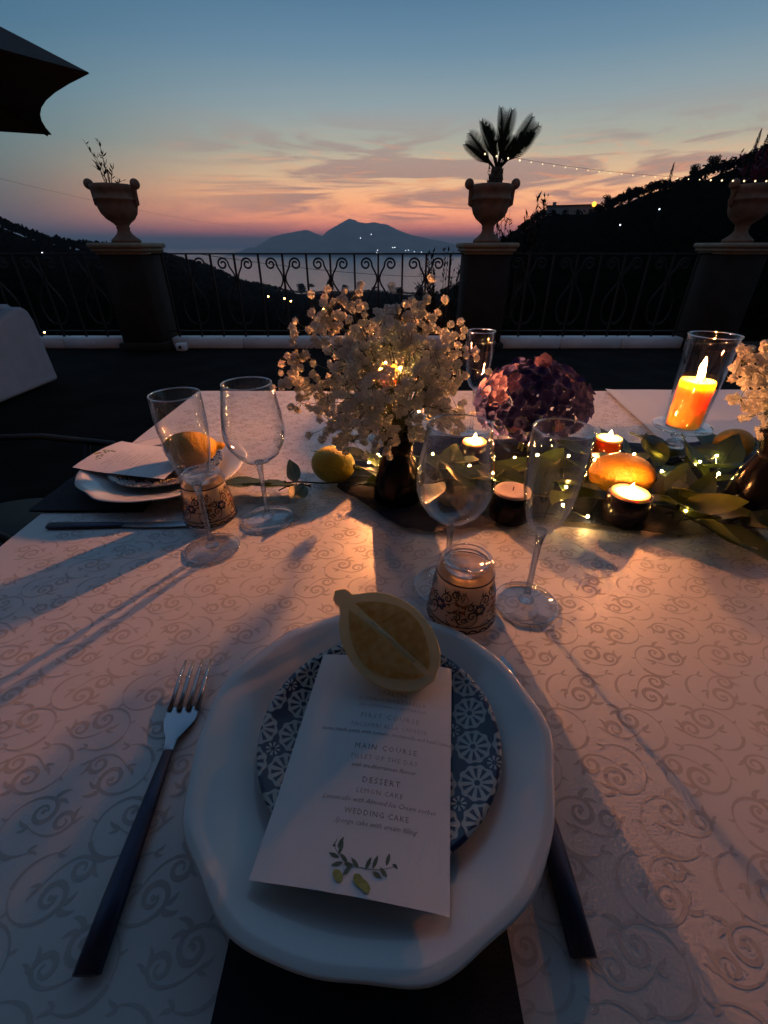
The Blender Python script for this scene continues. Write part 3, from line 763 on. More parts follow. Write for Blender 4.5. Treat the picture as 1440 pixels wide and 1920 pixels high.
# ------------------------------------------------------------------ glassware
def glass_shell(outer, th=.0011):
    """double-walled open bowl from an outer profile going bottom to rim"""
    inner = [(max(1e-4, r - th), z + (th if i == 0 else 0)) for i, (r, z) in enumerate(outer)]
    r_, z_ = outer[-1]
    return outer + [(r_ - th * .5, z_ + th * .6)] + inner[::-1]
def ring_tube(r, z, t_, n=48):
    return G().lathe([(r + t_ * math.cos(k * math.pi / 3), z + t_ * math.sin(k * math.pi / 3)) for k in range(6)], n, close=True)
def make_stem_glass(name, label, cat, bowl, stem_top, foot_r, loc, group):
    o = thing(name, label, cat, loc, 0, group)
    b_ = G(); b_.lathe(glass_shell(bowl), 48); bo = b_.obj('bowl', 'glass', o)
    ring_tube(bowl[-1][0] - .0005, bowl[-1][1] + .0004, .0009).obj('rim', 'glass_rim', bo)
    s_ = G(); s_.lathe([(.0001, stem_top + .004), (.0075, stem_top + .0035), (.0055, stem_top - .004), (.0040, stem_top - .018), (.0036, stem_top * .5), (.0040, .022), (.0058, .012), (.0105, .0062), (.0001, .0060)][::-1], 20); s_.obj('stem', 'glass_solid', o)
    f_ = G(); f_.lathe([(.0001, .0004), (foot_r - .001, .0004), (foot_r, .0012), (foot_r - .001, .0022), (foot_r * .6, .0032), (.012, .0056), (.0001, .0062)], 48); fo = f_.obj('foot', 'glass', o)
    ring_tube(foot_r - .0003, .0013, .0008).obj('foot_rim', 'glass_rim', fo)
    return o
WINE = [(.0001, .106), (.010, .1063), (.022, .111), (.034, .122), (.0425, .137), (.0465, .152), (.0465, .165), (.044, .185), (.0395, .208), (.0355, .229)]
FLUTE = [(.0001, .112), (.007, .1125), (.014, .118), (.020, .129), (.0255, .147), (.0295, .170), (.0315, .195), (.0318, .215), (.0308, .238)]
ZC = .7522
wine = make_stem_glass('wine_glass', 'empty wine glass behind the near upturned tumbler', 'wine glass', WINE, .104, .042, (.084, .46, ZC), 'wine glasses on the table')
copy_thing(wine, (-.197, .63, ZC), .3, 'empty wine glass between the dark vase and the left place setting', 'wine glasses on the table')
fl_ = make_stem_glass('champagne_flute', 'empty champagne flute beside the near tumbler, in front of the hydrangea', 'champagne flute', FLUTE, .110, .040, (.184, .425, ZC), 'champagne flutes on the table')
copy_thing(fl_, (-.263, .545, ZC), .4, 'empty champagne flute in front of the left place setting', 'champagne flutes on the table')
copy_thing(fl_, (.213, 1.02, ZC), .4, 'empty champagne flute half hidden between white bouquet and hydrangea', 'champagne flutes on the table')

# upturned tumblers with painted majolica band
def make_tumbler(label, loc, rot):
    o = thing('tumbler', label, 'tumbler', loc, rot, 'upturned painted tumblers')
    rb, rt, h = .0435, .0315, .084
    def rad(z): return rb + (rt - rb) * (z / h) ** 1.15
    zs = [0, .004, .015, .03, .045, .06, .072, .080]
    outer = [(rad(z), z) for z in zs] + [(rt - .0015, h - .001), (rt - .0045, h)]
    prof = outer + [(rt - .009, h - .0005), (rt - .0105, h - .0035), (.0001, h - .0042)]
    G().lathe(prof, 48).obj('wall', 'glass', o)
    G().lathe([(.0001, h - .013), (rt - .006, h - .0125), (rt - .004, h - .006), (rt - .0105, h - .0045), (.0001, h - .005)], 40).obj('thick_base', 'glass', o)
    ring_tube(rt - .0048, h + .0002, .0009).obj('base_rim', 'glass_rim', o); ring_tube(rt - .0105, h - .0032, .0007).obj('base_rim', 'glass_rim', o)
    inn = [(rad(z) - .0016, z) for z in [.002, .015, .03, .045, .058, .066]]
    G().lathe(inn + [(r - .0003, z) for r, z in inn[::-1]], 48, close=True).obj('print_band', 'cream_print', o)
    def onw(x, y):  # x along the girth, y up
        z = min(max(.034 + y, .002), .070); r_ = rad(z) + .0004; a = x / .040
        return (r_ * math.cos(a), r_ * math.sin(a), z)
    g = G(); bl = G(); og = G()
    for k in range(5):
        cx = k * .0503
        for (ax, ay, as_, ar, af) in ((.013, .012, .034, 70, 1), (-.013, -.004, .034, 250, -1), (.024, -.012, .026, 10, 1), (.026, .018, .022, 300, -1)):
            for off in (0,): motif(g, onw, cx + ax + off, ay + off, as_, R(ar), af)
        for q in range(6):
            a = q * math.pi / 3; c_, s_ = math.cos(a), math.sin(a)
            bl.ribbon([(cx + .003 * c_, .001 + .003 * s_), (cx + .0055 * c_, .001 + .0055 * s_), (cx + .0085 * c_, .001 + .0085 * s_)], [.0012, .0034, .0012], lambda x, y: tuple(Vector(onw(x, y)) * Vector((1.006, 1.006, 1)) if False else Vector(onw(x, y))))
        for q in range(4):
            a = q * 1.7 + .5; c_, s_ = math.cos(a), math.sin(a)
            og.ribbon([(cx + .025 + .002 * c_, .003 + .004 * s_), (cx + .025 + .006 * c_, .003 + .007 * s_), (cx + .025 + .010 * c_, .003 + .011 * s_)], [.0008, .0028, .0006], onw)
    for zz_, w_ in ((-.0315, .0012), (-.0225, .0008), (.0325, .0010)):
        n = 60; g.ribbon([(i * .2514 / n, zz_) for i in range(n + 1)], w_, onw)
    for k in range(20):
        x = k * .01257; g.ribbon(bez([(x, -.031), (x + .002, -.026), (x + .008, -.026), (x + .0118, -.031)], 5), .0011, onw)
    a_ = g.obj('painted_scrolls', 'print_brown', o, smooth=False); a_['kind'] = 'stuff'
    a_ = bl.obj('painted_flower', 'print_blue', o, smooth=False); a_['kind'] = 'stuff'
    a_ = og.obj('painted_leaf', 'print_orange', o, smooth=False); a_['kind'] = 'stuff'
    return o
tm = make_tumbler('upturned painted tumbler just above the near plate', (.098, .412, ZC), R(-70))
copy_thing(tm, (-.298, .640, ZC), R(-35), 'upturned painted tumbler beside the left place setting', 'upturned painted tumblers')

# ------------------------------------------------------------------ place settings
def wav(seed):
    def f(a, r):
        k = max(0, min(1, (r - .10) / .05))
        return 1 + k * (.011 * math.sin(5 * a + seed) + .010 * math.sin(9 * a + 2 * seed) + .006 * math.sin(14 * a + 1))
    return f
def make_setting(cx, cy, rot, seed, where):
    nl = {'near': 'navy napkin hanging under the near charger', 'far': 'navy napkin under the left place setting'}[where]
    nap = G()
    def nf(u, v):
        x = (u - .5) * .186; yy = -.19 + .20 * v
        return (x, yy, .0018 + .0006 * math.sin(u * 20))
    nap.grid(10, 10, nf); nap.grid(10, 10, lambda u, v: tuple(Vector(nf(1 - u, v)) + Vector((0, 0, .0035))))
    n_ = nap.obj('napkin', 'navy_linen', None, loc=(cx, cy - (.045 if where == 'far' else 0), ZT_), rot=(0, 0, rot)); n_['label'] = nl; n_['category'] = 'napkin'; n_['group'] = 'navy napkins'
    c = G()
    c.lathe([(.0001, 0), (.088, 0), (.092, .004), (.118, .0108), (.146, .0215), (.1535, .0240), (.1545, .0252), (.1525, .0262), (.144, .0243), (.112, .0140), (.095, .0085), (.0001, .0080)], 160, None, wav(seed))
    o = c.obj('charger_plate', 'china', None, loc=(cx, cy, .7565), rot=(0, 0, rot))
    o['label'] = {'near': 'large white charger plate with wavy rim nearest the camera', 'far': 'white wavy charger plate at the left end of the table'}[where]; o['category'] = 'plate'; o['group'] = 'white charger plates'
    s_ = G(); s_.lathe([(.0001, 0), (.058, 0), (.060, .003), (.080, .006), (.1045, .0145), (.1065, .0160), (.1055, .0172), (.101, .0155), (.080, .0092), (.062, .0062), (.0001, .0060)], 64)
    o = s_.obj('dessert_plate', 'tile_plate' if where == 'near' else 'tile_plate', None, loc=(cx + .006 * math.cos(rot), cy + .006, .7648), rot=(0, 0, rot))
    o['label'] = {'near': 'navy and white tile patterned plate under the near menu', 'far': 'dark patterned plate under the left menu card and lemon'}[where]; o['category'] = 'plate'; o['group'] = 'patterned plates'
CX, CY = -.010, .226
make_setting(CX, CY, 0, .6, 'near')
LX, LY = -.432, .79
make_setting(LX, LY, R(-90), 2.1, 'far')

# menu cards
CW, CHh = .134, .196
def card_z(x, y):
    return .0050 * (1 - (x / (CW / 2)) ** 2) + .010 * (max(0, -y - .02) / .08) ** 2 * .5
def text_geo(body, size, cx, cy, fz, g, italic=False, space=1.0):
    cu = bpy.data.curves.new('t', 'FONT'); cu.body = body; cu.size = size; cu.align_x = 'CENTER'; cu.resolution_u = 1; cu.space_character = space
    if italic: cu.shear = .35
    ob = bpy.data.objects.new('t', cu); C.objects.link(ob)
    dg = bpy.context.evaluated_depsgraph_get(); me = ob.evaluated_get(dg).to_mesh()
    vs = [(v.co.x + cx, v.co.y + cy) for v in me.vertices]; fs = [tuple(p.vertices) for p in me.polygons]
    g.add([(x, y, fz(x, y) + .0004) for x, y in vs], fs)
    ob.evaluated_get(dg).to_mesh_clear(); bpy.data.objects.remove(ob); bpy.data.curves.remove(cu)
def make_card(label, loc, rot):
    o = thing('menu_card', label, 'menu card', loc, rot, 'printed menu cards')
    g = G(); f = lambda u, v: (CW * (u - .5), CHh * (v - .5), card_z(CW * (u - .5), CHh * (v - .5)))
    g.grid(14, 18, f); g.grid(14, 18, lambda u, v: tuple(Vector(f(1 - u, v)) - Vector((0, 0, .0005)))); g.obj('paper', 'card', o)
    k = G(); k2 = G(); x = .012
    text_geo('STARTER', .0058, x, .0545, card_z, k2, space=1.25)
    text_geo('BUFFALO MOZZARELLA', .0052, x, .0475, card_z, k2, space=1.15)
    text_geo('with cherry tomatoes and fresh basil', .0042, x, .0415, card_z, k2, True)
    text_geo('FIRST COURSE', .0066, x, .0300, card_z, k2, space=1.3)
    text_geo('PACCHERI ALLA CAPRESE', .0052, x, .0215, card_z, k2, space=1.15)
    text_geo('home made pasta with tomato, mozzarella and basil leaves', .0048, x - .002, .0150, card_z, k, True)
    text_geo('MAIN COURSE', .0066, x, .0015, card_z, k, space=1.3)
    text_geo('FILLET OF THE DAY', .0054, x, -.0070, card_z, k2, space=1.2)
    text_geo('with mediterranean flavour', .0048, x, -.0140, card_z, k, True)
    text_geo('DESSERT', .0064, x, -.0255, card_z, k, space=1.3)
    text_geo('LEMON CAKE', .0052, x, -.0335, card_z, k2, space=1.2)
    text_geo('Limoncello with Almond Ice Cream sorbet', .0050, x, -.0405, card_z, k, True)
    text_geo('WEDDING CAKE', .0056, x, -.0490, card_z, k, space=1.2)
    text_geo('Sponge cake with cream filling', .0050, x, -.0560, card_z, k, True)
    k.obj('lettering', 'ink', o, smooth=False)['kind'] = 'stuff'; k2.obj('fine_lettering', 'ink_pale', o, smooth=False)['kind'] = 'stuff'
    wr = G(); fr = G(); fz = lambda a, b_: (a, b_, card_z(a, b_) + .0004)
    stem = bez([(-.022, -.066), (-.016, -.084), (.020, -.090), (.042, -.072)], 14)
    wr.ribbon([(p, q) for p, q in stem], .00025, fz)
    for (px_, py_, a, l) in ((-.020, -.068, 100, .010), (-.017, -.071, 70, .010), (-.019, -.070, 150, .008), (-.015, -.076, 80, .011), (-.014, -.078, 165, .010), (-.010, -.081, 200, .010), (-.006, -.081, 140, .010), (-.003, -.083, 235, .009),
                             (.004, -.083, 140, .010), (.010, -.083, 70, .010), (.016, -.082, 75, .011), (.016, -.084, -20, .009), (.022, -.080, -40, .009), (.027, -.078, 80, .010), (.032, -.076, -15, .008), (.033, -.074, 30, .008), (-.001, -.083, 170, .008)):
        c_, s_ = math.cos(R(a)), math.sin(R(a))
        wr.ribbon([(px_ + l * t_ * c_, py_ + l * t_ * s_) for t_ in (0, .25, .55, .8, 1)], [.0002, .0014, .0017, .0010, .0001], fz)
    for (px_, py_, rx) in ((-.012, -.087, .0042), (.006, -.088, .0046), (.0115, -.091, .0044)):
        fr.ribbon([(px_ - rx + 2 * rx * t_ / 8, py_ - .001 * t_) for t_ in range(9)], [rx * math.sqrt(max(0.001, 1 - (t_ / 4 - 1) ** 2)) * .8 for t_ in range(9)], fz)
    for q in (wr, fr): q.v = [(.010 + (a_ - .010) * .8, -.078 + (b_ + .078) * .8, c_) for a_, b_, c_ in q.v]
    wr.obj('printed_sprig', 'print_green', o, smooth=False); fr.obj('printed_fruit', 'print_pale_green', o, smooth=False)
    return o
mc = make_card('printed white menu card lying on the near patterned plate', (-.011, .2095, .7815), R(-8))
copy_thing(mc, (-.487, .805, .7825), R(-102), 'white menu card on the plate at the left table end', 'printed menu cards')

# half lemons
def half_lemon(name, label, loc, M, L, W, group, peel='lemon_peel'):
    o = link(name, None, None, loc, None, label, 'lemon', group)
    o.rotation_euler = M.to_euler()
    def prof(t_):  # radius along the long axis, t in -1..1, nipple at -1
        rb = math.sqrt(max(0, 1 - ((t_ - .13) / .87) ** 2)) ** 1.08
        rn = .24 * math.sqrt(max(0, 1 - ((t_ + .80) / .20) ** 2)) if t_ < -.80 else .24 * max(0, 1 - (t_ + .80) / .45)
        return W / 2 * (rb ** 3 + rn ** 3) ** (1 / 3)
    n = 26; ts = [-1 + 2 * i / n for i in range(n + 1)]
    g = G(); m_ = 14; vs = []
    for t_ in ts:
        r_ = max(prof(t_), .0006)
        for k in range(m_ + 1):
            a = math.pi + math.pi * k / m_
            vs.append((t_ * L / 2, r_ * math.cos(a), r_ * math.sin(a)))
    fs = [(i * (m_ + 1) + k, i * (m_ + 1) + k + 1, (i + 1) * (m_ + 1) + k + 1, (i + 1) * (m_ + 1) + k) for i in range(n) for k in range(m_)]
    g.add(vs, fs); g.obj('peel', peel, o)
    def flat(inset, dome, z0):
        vs, fs = [], []
        for t_ in ts:
            for k in range(9):
                q = -1 + 2 * k / 8; y_ = max(prof(t_) - inset, .0004) * q
                vs.append((t_ * (L / 2 - inset * 1.2), y_, z0 + dome * (1 - q * q) * max(0, 1 - t_ * t_)))
        for i in range(n):
            for k in range(8): fs.append((i * 9 + k, (i + 1) * 9 + k, (i + 1) * 9 + k + 1, i * 9 + k + 1))
        return vs, fs
    G().add(*flat(.0004, .0002, .0)).obj('pith', 'lemon_pith', o)
    # two pulp segments either side of the core
    for s_ in (-1, 1):
        vs, fs = [], []
        NI, NK = 54, 9
        for i in range(NI + 1):
            t_ = -.62 + 1.46 * i / NI
            r_ = prof(t_) - .0075; e = math.sin(math.pi * min(1, max(0, i / NI))) ** .35
            y0_ = .0030 + .004 * max(0, .3 - t_) * .3; r_ = max(y0_ + .0006, y0_ + (r_ - y0_) * e)
            for k in range(NK + 1):
                q = k / NK; yy = y0_ + (r_ - y0_) * q
                ves = noise.noise(((t_ * 1.1 - q * .25) * 16, q * 2.2, 3.0 * s_)) + .5 * noise.noise(((t_ - q * .25) * 34, q * 3, 9.0))
                vs.append((t_ * L / 2, s_ * yy, .0009 + .0012 * math.sin(math.pi * q) * e + .0008 * ves * math.sin(math.pi * q) ** .5 * e))
        for i in range(NI):
            for k in range(NK):
                q = (i * (NK + 1) + k, (i + 1) * (NK + 1) + k, (i + 1) * (NK + 1) + k + 1, i * (NK + 1) + k + 1); fs.append(q if s_ > 0 else q[::-1])
        G().add(vs, fs).obj('pulp', 'lemon_pulp', o)
    g = G()
    for k in range(5):
        y_ = rnd.uniform(-.0025, .0025)
        g.tube([(-.5 * L / 2 + k * .004, y_, .0012), (0, y_ * .4 + .0006 * k, .0016), (.62 * L / 2, -y_, .0012)], [.0003, .0008, .0003], 4)
    for x_ in (-.012, .008): g.ico(1, T(x_, .0015, .0016) @ S(.005, .0015, .001), 6, 4)
    g.obj('core', 'membrane', o)
    return o
nrm = Vector((.10, -.50, .86)).normalized(); xa = Vector((.66, -.62, 0)); xa = (xa - nrm * xa.dot(nrm)).normalized(); ya = nrm.cross(xa)
Mh = Matrix((xa, ya, nrm)).transposed()
half_lemon('half_lemon', 'pale halved lemon resting on the near menu card', (-.001, .305, .8235), Mh.to_4x4(), .130, .083, 'halved lemons')
nrm = Vector((-.25, .90, .25)).normalized(); xa = Vector((-1, -.25, .05)); xa = (xa - nrm * xa.dot(nrm)).normalized(); ya = nrm.cross(xa)
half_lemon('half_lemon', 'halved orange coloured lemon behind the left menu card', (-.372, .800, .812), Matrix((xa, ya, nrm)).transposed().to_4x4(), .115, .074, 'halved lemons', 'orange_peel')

# cutlery
def make_fork(label, loc, rot):
    o = thing('fork', label, 'fork', loc, rot)
    h = G(); h.tube([(0, 0, .004), (0, .04, .004), (0, .10, .004), (0, .145, .005)], [.0092, .0088, .0066, .0046], 8, S(1, 1, .42)); h.obj('handle', 'steel_dark', o)
    g = G(); vs = []
    for (y, w_, z) in ((.143, .0042, .0026), (.155, .0055, .004), (.166, .0115, .0030), (.175, .0150, .0018), (.190, .0158, .0022)): vs += [(-w_, y, z), (-w_ * .4, y, z - .0012), (w_ * .4, y, z - .0012), (w_, y, z)]
    fs = [(i * 4 + k, i * 4 + k + 1, (i + 1) * 4 + k + 1, (i + 1) * 4 + k) for i in range(4) for k in range(3)]
    g.add(vs, fs); g.add([(x, y, z - .0016) for x, y, z in vs], [f[::-1] for f in fs]); g.obj('head', 'steel', o)
    tm_ = G().tube([(0, .186, .002), (0, .205, .004), (0, .225, .0075), (0, .243, .0085)], [.0026, .0024, .0020, .0011], 6).mesh('tine', 'steel')
    for k in range(4): link('tine', tm_, o, (-.0135 + .0090 * k, 0, 0))
    return o
make_fork('dark handled dinner fork left of the near plate', (-.189, .084, .7525), R(3.5))
def make_knife(label, loc, rot):
    o = thing('table_knife', label, 'knife', loc, rot, 'dark handled knives')
    G().tube([(0, 0, .004), (0, .05, .0045), (0, .10, .004), (0, .122, .004)], [.0088, .0088, .0072, .0060], 8, S(1, 1, .42)).obj('handle', 'steel_dark', o)
    pr = [(-.0065, .120), (.0055, .120), (.0085, .150), (.0095, .200), (.0075, .228), (-.001, .246), (-.0065, .236)]
    n = len(pr); g = G(); g.add([(x, y, .0025) for x, y in pr] + [(x, y, .0010) for x, y in pr], [tuple(range(n)), tuple(reversed(range(n, 2 * n)))] + [(i + n, (i + 1) % n + n, (i + 1) % n, i) for i in range(n)])
    g.obj('blade', 'steel', o, smooth=False)
    return o
kn = make_knife('dark handled knife tucked under the right rim of the near charger', (.130, .092, .7525), R(-1.0))
copy_thing(kn, (-.555, .606, .7525), R(-88.5), 'dark knife in front of the left charger plate', 'dark handled knives')

# ------------------------------------------------------------------ candles
def flame_geo(h=.026, r=.0042, M=None):
    return G().lathe([(.0001, 0), (r * .62, h * .06), (r * .95, h * .18), (r, h * .30), (r * .82, h * .48), (r * .50, h * .68), (r * .20, h * .88), (.0001, h)], 12, M)
def hurricane(label, loc):
    o = thing('hurricane_candle_holder', label, 'candle holder', loc, 0, 'glass hurricane candle holders')
    G().lathe([(.0001, 0), (.040, 0), (.042, .003), (.036, .007), (.018, .012), (.010, .018), (.0085, .021), (.0001, .021)], 36).obj('foot', 'glass_thick', o)
    k = G()
    k.lathe([(.0001, .0212), (.009, .0214), (.017, .026), (.020, .033), (.017, .040), (.009, .0448), (.0001, .045)], 24)
    k.lathe([(.0001, .0452), (.008, .0453), (.013, .0485), (.015, .053), (.013, .0575), (.009, .0608), (.0001, .061)], 24)
    k.obj('stem_knob', 'glass_thick', o)
    G().lathe([(.0001, .0612), (.012, .0613), (.030, .064), (.052, .070), (.056, .073), (.0555, .076), (.050, .0745), (.030, .0705), (.0001, .070)], 40).obj('dish', 'glass', o)
    G().lathe(glass_shell([(.0355, .0760), (.0362, .082), (.0375, .12), (.0405, .18), (.0435, .235), (.0450, .252)], .0014)[0:], 48, close=True).obj('chimney', 'glass', o)
    ring_tube(.0445, .2525, .0010).obj('rim', 'glass_rim', o)
    return o
def pillar_candle(label, loc, fm_='flame'):
    o = thing('pillar_candle', label, 'candle', loc, 0, 'orange pillar candles')
    G().lathe([(.0001, 0), (.0300, 0), (.0315, .0012), (.0316, .05), (.0313, .090), (.0300, .0925), (.0270, .0905), (.0200, .0868), (.0001, .0862)], 40).obj('wax', 'wax_pillar', o)
    G().tube([(0, 0, .086), (.0004, 0, .092), (.0010, 0, .0965)], [.0009, .0009, .0006], 5).obj('wick', 'wick', o)
    flame_geo(.036, .0058, T(.001, 0, .0935)).obj('flame', fm_, o)
    return o
pbr('wax_pillar', (1.0, .45, .08), .45, .03, 30, sss=1.0, sssr=(.050, .030, .010))
hurricane('tall glass hurricane with lit candle at right beside the lemon leaves', (.623, .875, RZ_))
pillar_candle('lit orange pillar candle in the hurricane glass at right', (.623, .875, RZ_ + .0765))
hurricane('glass hurricane holder mostly hidden behind the central white bouquet', (.004, .985, RZ_))
pillar_candle('lit pillar candle hidden behind the central white bouquet', (.004, .985, RZ_ + .0765), 'flame_tall')

def tealight(label, loc, holder_m, r, h, lit, hlabel):
    o = thing('tealight_holder', hlabel, 'candle holder', loc, 0, 'small tealight holders')
    G().lathe([(.0001, 0), (r * .86, 0), (r * .96, .004), (r, h * .45), (r * .97, h), (r * .93, h + .001), (r * .90, h - .003), (r * .90, h * .3), (.0001, h * .28)], 36).obj('cup', holder_m, o)
    c = thing('tealight', label, 'candle', (loc[0], loc[1], loc[2] + h * .30), 0, 'tealight candles')
    rr = r * .86; hh = h * .70 + .0065
    G().lathe([(.0001, 0), (rr, 0), (rr, hh - .003), (rr - .0012, hh - .002), (rr * .7, hh - .0035), (.0001, hh - .004)], 32).obj('wax', 'wax' if lit else 'wax_unlit', c)
    G().tube([(0, 0, hh - .005), (.0005, 0, hh + .003)], .0008, 5).obj('wick', 'wick', c)
    if lit: flame_geo(.013, .0032, T(0, 0, hh + .0005)).obj('flame', 'flame_small', c)
tealight('lit tealight seen through the near wine glass', (.191, .862, RZ_), 'plum_glaze', .029, .042, True, 'dark plum tealight holder seen through the near wine glass')
tealight('lit tealight glowing in amber glass behind the near flute', (.474, .865, RZ_), 'amber_glass', .030, .048, True, 'amber glass tealight holder behind the near flute')
tealight('unlit pink tealight between the two near glasses', (.212, .632, RZ_), 'black_glaze', .034, .050, False, 'black tealight holder between the near wine glass and flute')
tealight('lit tealight in front of the large lemon', (.404, .628, RZ_), 'plum_glaze', .035, .048, True, 'dark brown tealight holder in front of the large lemon')

# ------------------------------------------------------------------ lemons
def whole_lemon(name, label, loc, L, W, rot, m):
    o = link(name, None, None, loc, rot, label, 'lemon', 'whole lemons along the runner')
    prof = []
    for i in range(25):
        t_ = -1 + 2 * i / 24
        r_ = W / 2 * max(0, 1 - t_ * t_) ** .52
        if t_ < -.86: r_ = max(r_, W * .10 * ((t_ + 1) / .14) ** .4 if t_ > -1 else .0005)
        prof.append((max(r_, .0004), t_ * L / 2))
    G().lathe(prof, 30, None, lambda a, r: 1 + .012 * math.sin(3 * a + 1)).obj('rind', m, o)
    G().lathe([(.0001, 0), (.0045, .0), (.0055, .001), (.003, .003), (.0001, .004)], 8, T(0, 0, L / 2 - .0015)).obj('stem_scar', 'twig', o)
    return o
whole_lemon('lemon', 'yellow lemon with a twig lying left of the central vase', (-.098, .768, RZ_ + .036), .086, .072, (R(90), R(10), R(75)), 'lemon')
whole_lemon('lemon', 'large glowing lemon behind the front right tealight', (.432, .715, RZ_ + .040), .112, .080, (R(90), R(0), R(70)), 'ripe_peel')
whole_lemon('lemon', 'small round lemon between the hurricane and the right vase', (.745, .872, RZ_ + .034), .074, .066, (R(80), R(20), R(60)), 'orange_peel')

# leafy lemon sprigs
LM = [leaf_mesh('leaf', 'leaf', .105, .050, .12, .25), leaf_mesh('leaf', 'leaf_pale', .095, .046, -.10, .3), leaf_mesh('leaf', 'leaf', .085, .036, .25, .2)]
def sprig(label, x, y, rot, leaves, L=.16):
    o = thing('lemon_sprig', label, 'leaf sprig', (x, y, RZ_ + .006), rot, 'lemon leaf sprigs along the runner')
    pts = [(0, -L / 2, .004), (.006, -L / 4, .010), (-.004, 0, .012), (.004, L / 4, .010), (0, L / 2, .006)]
    G().tube(pts, [.0016, .0018, .0018, .0015, .0010], 5).obj('twig', 'twig', o)
    for (k, t_, a, pit_, roll, sc) in leaves:
        link('leaf', LM[k], o, (0, (t_ - .5) * L, .010), (R(pit_), R(roll), R(a)), scale=sc)
sprig('long twig with dark leaves lying across the lemon at left', -.115, .728, R(88), [(0, .95, 20, 2, 10, 1.1), (2, .75, -75, 8, -20, .8), (1, .1, 190, 4, 20, 1.0), (0, .2, 150, 6, -20, .9)], .20)
sprig('dark leaf pair pointing left beside the left wine glass', -.165, .715, R(108), [(0, .30, -10, 0, 15, 1.0), (2, .2, 60, 3, -25, .95)], .06)
sprig('sprig of green leaves at the foot of the central vase', -.02, .775, R(60), [(1, .6, 35, 12, 10, 1.0), (1, .4, -40, 10, 20, 1.0), (0, .2, 120, 6, -10, .9), (1, .9, 5, 15, 0, .9)])
sprig('sprig of broad leaves seen through the near wine glass', .115, .735, R(-75), [(0, .2, 160, 10, 0, 1.15), (0, .5, 60, 12, 12, 1.1), (1, .7, -50, 14, -15, 1.1), (0, .95, 0, 8, 10, 1.1), (1, .4, -120, 6, 8, 1.0)])
sprig('sprig of leaves seen through the near champagne flute', .275, .735, R(-95), [(1, .2, 170, 10, 0, 1.0), (0, .5, 50, 14, 12, 1.1), (1, .7, -50, 18, -15, 1.1), (0, .95, 0, 10, 10, 1.0)])
sprig('sprig of leaves between the large lemon and the hurricane foot', .545, .79, R(-70), [(0, .2, 150, 12, 0, 1.15), (1, .5, 60, 20, 12, 1.25), (0, .7, -60, 12, -15, 1.25), (1, .95, 0, 14, 10, 1.2), (0, .4, -110, 12, 20, 1.15)])
sprig('drooping olive green leaves in front of the front right tealight', .490, .625, R(-150), [(1, .2, 140, 22, 0, 1.0), (1, .5, 50, 30, 25, 1.0), (0, .8, -40, 12, -35, 1.1), (1, .95, 10, -6, 10, 1.1), (2, .6, 100, 20, 0, 1.2)], .12)
sprig('sprig of bright leaves beside the right dark vase', .60, .71, R(-40), [(1, .2, 150, 25, 0, 1.1), (0, .5, 60, 28, 22, 1.2), (1, .7, -60, 12, -25, 1.2), (0, .95, 0, 24, 10, 1.1)])
sprig('leaves lying behind the hurricane stem under the small lemon', .69, .86, R(-80), [(0, .2, 150, 12, 0, 1.2), (1, .5, 60, 16, 12, 1.2), (0, .9, -20, 12, 0, 1.2)])
sprig('leaves tucked between the plum tealight and the hydrangea bowl', .22, .79, R(100), [(0, .2, 150, 8, 0, 1.1), (1, .5, 60, 12, 12, 1.1), (0, .9, -20, 10, 0, 1.0)])

sprig('dark leaves under the front edge of the bowl near the flute foot', .34, .69, R(80), [(0, .2, 150, 8, 0, 1.1), (1, .5, 60, 14, 12, 1.0), (0, .9, -20, 10, 0, 1.1), (0, .6, -95, 8, 10, 1.0)])
sprig('broad leaves curled around the front right tealight', .475, .66, R(30), [(0, .3, -60, 16, 10, 1.15), (1, .6, -20, 26, -15, 1.1), (0, .9, 30, 10, 10, 1.1), (1, .1, -120, 10, 0, 1.0)])
sprig('leafy sprig between the amber tealight and large lemon', .52, .85, R(95), [(0, .2, 140, 12, 0, 1.1), (1, .5, 70, 18, 12, 1.1), (0, .9, -20, 10, 0, 1.1), (0, .5, -80, 8, 10, 1.1)])
sprig('dark leaves right behind the central vase', .05, .82, R(95), [(0, .2, 140, 12, 0, 1.0), (1, .5, 70, 14, 12, 1.0), (0, .9, -20, 10, 0, 1.0)])
sprig('sprig of leaves in front of the right dark vase', .575, .60, R(-80), [(0, .3, 150, 10, 10, 1.1), (1, .5, -50, 16, 12, 1.1), (0, .9, 0, 4, 0, 1.0)], .10)
sprig('leaves tucked behind the black tealight', .245, .685, R(-95), [(0, .2, 150, 12, 0, 1.1), (0, .6, 55, 12, 12, 1.0), (1, .9, -20, 14, 0, 1.0)])

# ------------------------------------------------------------------ dark vases and white bouquets
VP = [(.0001, 0), (.0405, 0), (.0425, .003), (.0415, .02), (.0375, .05), (.0310, .075), (.0245, .090), (.0235, .096), (.0260, .106), (.0315, .120), (.0345, .129), (.0335, .1305), (.0300, .120), (.0215, .098), (.0215, .09), (.030, .06), (.0001, .02)]
def vase(label, loc, sc):
    o = thing('dark_vase', label, 'vase', loc, 0, 'dark vases with white flowers'); o.scale = (sc, sc, sc)
    G().lathe(VP, 48).obj('body', 'black_glaze', o)
    G().lathe([(.0237, .0925), (.0252, .0933), (.0255, .0945), (.0250, .0955), (.0237, .096)], 40).obj('neck_ring', 'plum_glaze', o)
    return o
vase('dark vase with flared neck under the central white bouquet', (.024, .703, RZ_), 1.0)
vase('shiny black vase under the white bouquet at the right edge', (.640, .655, RZ_), 1.12)

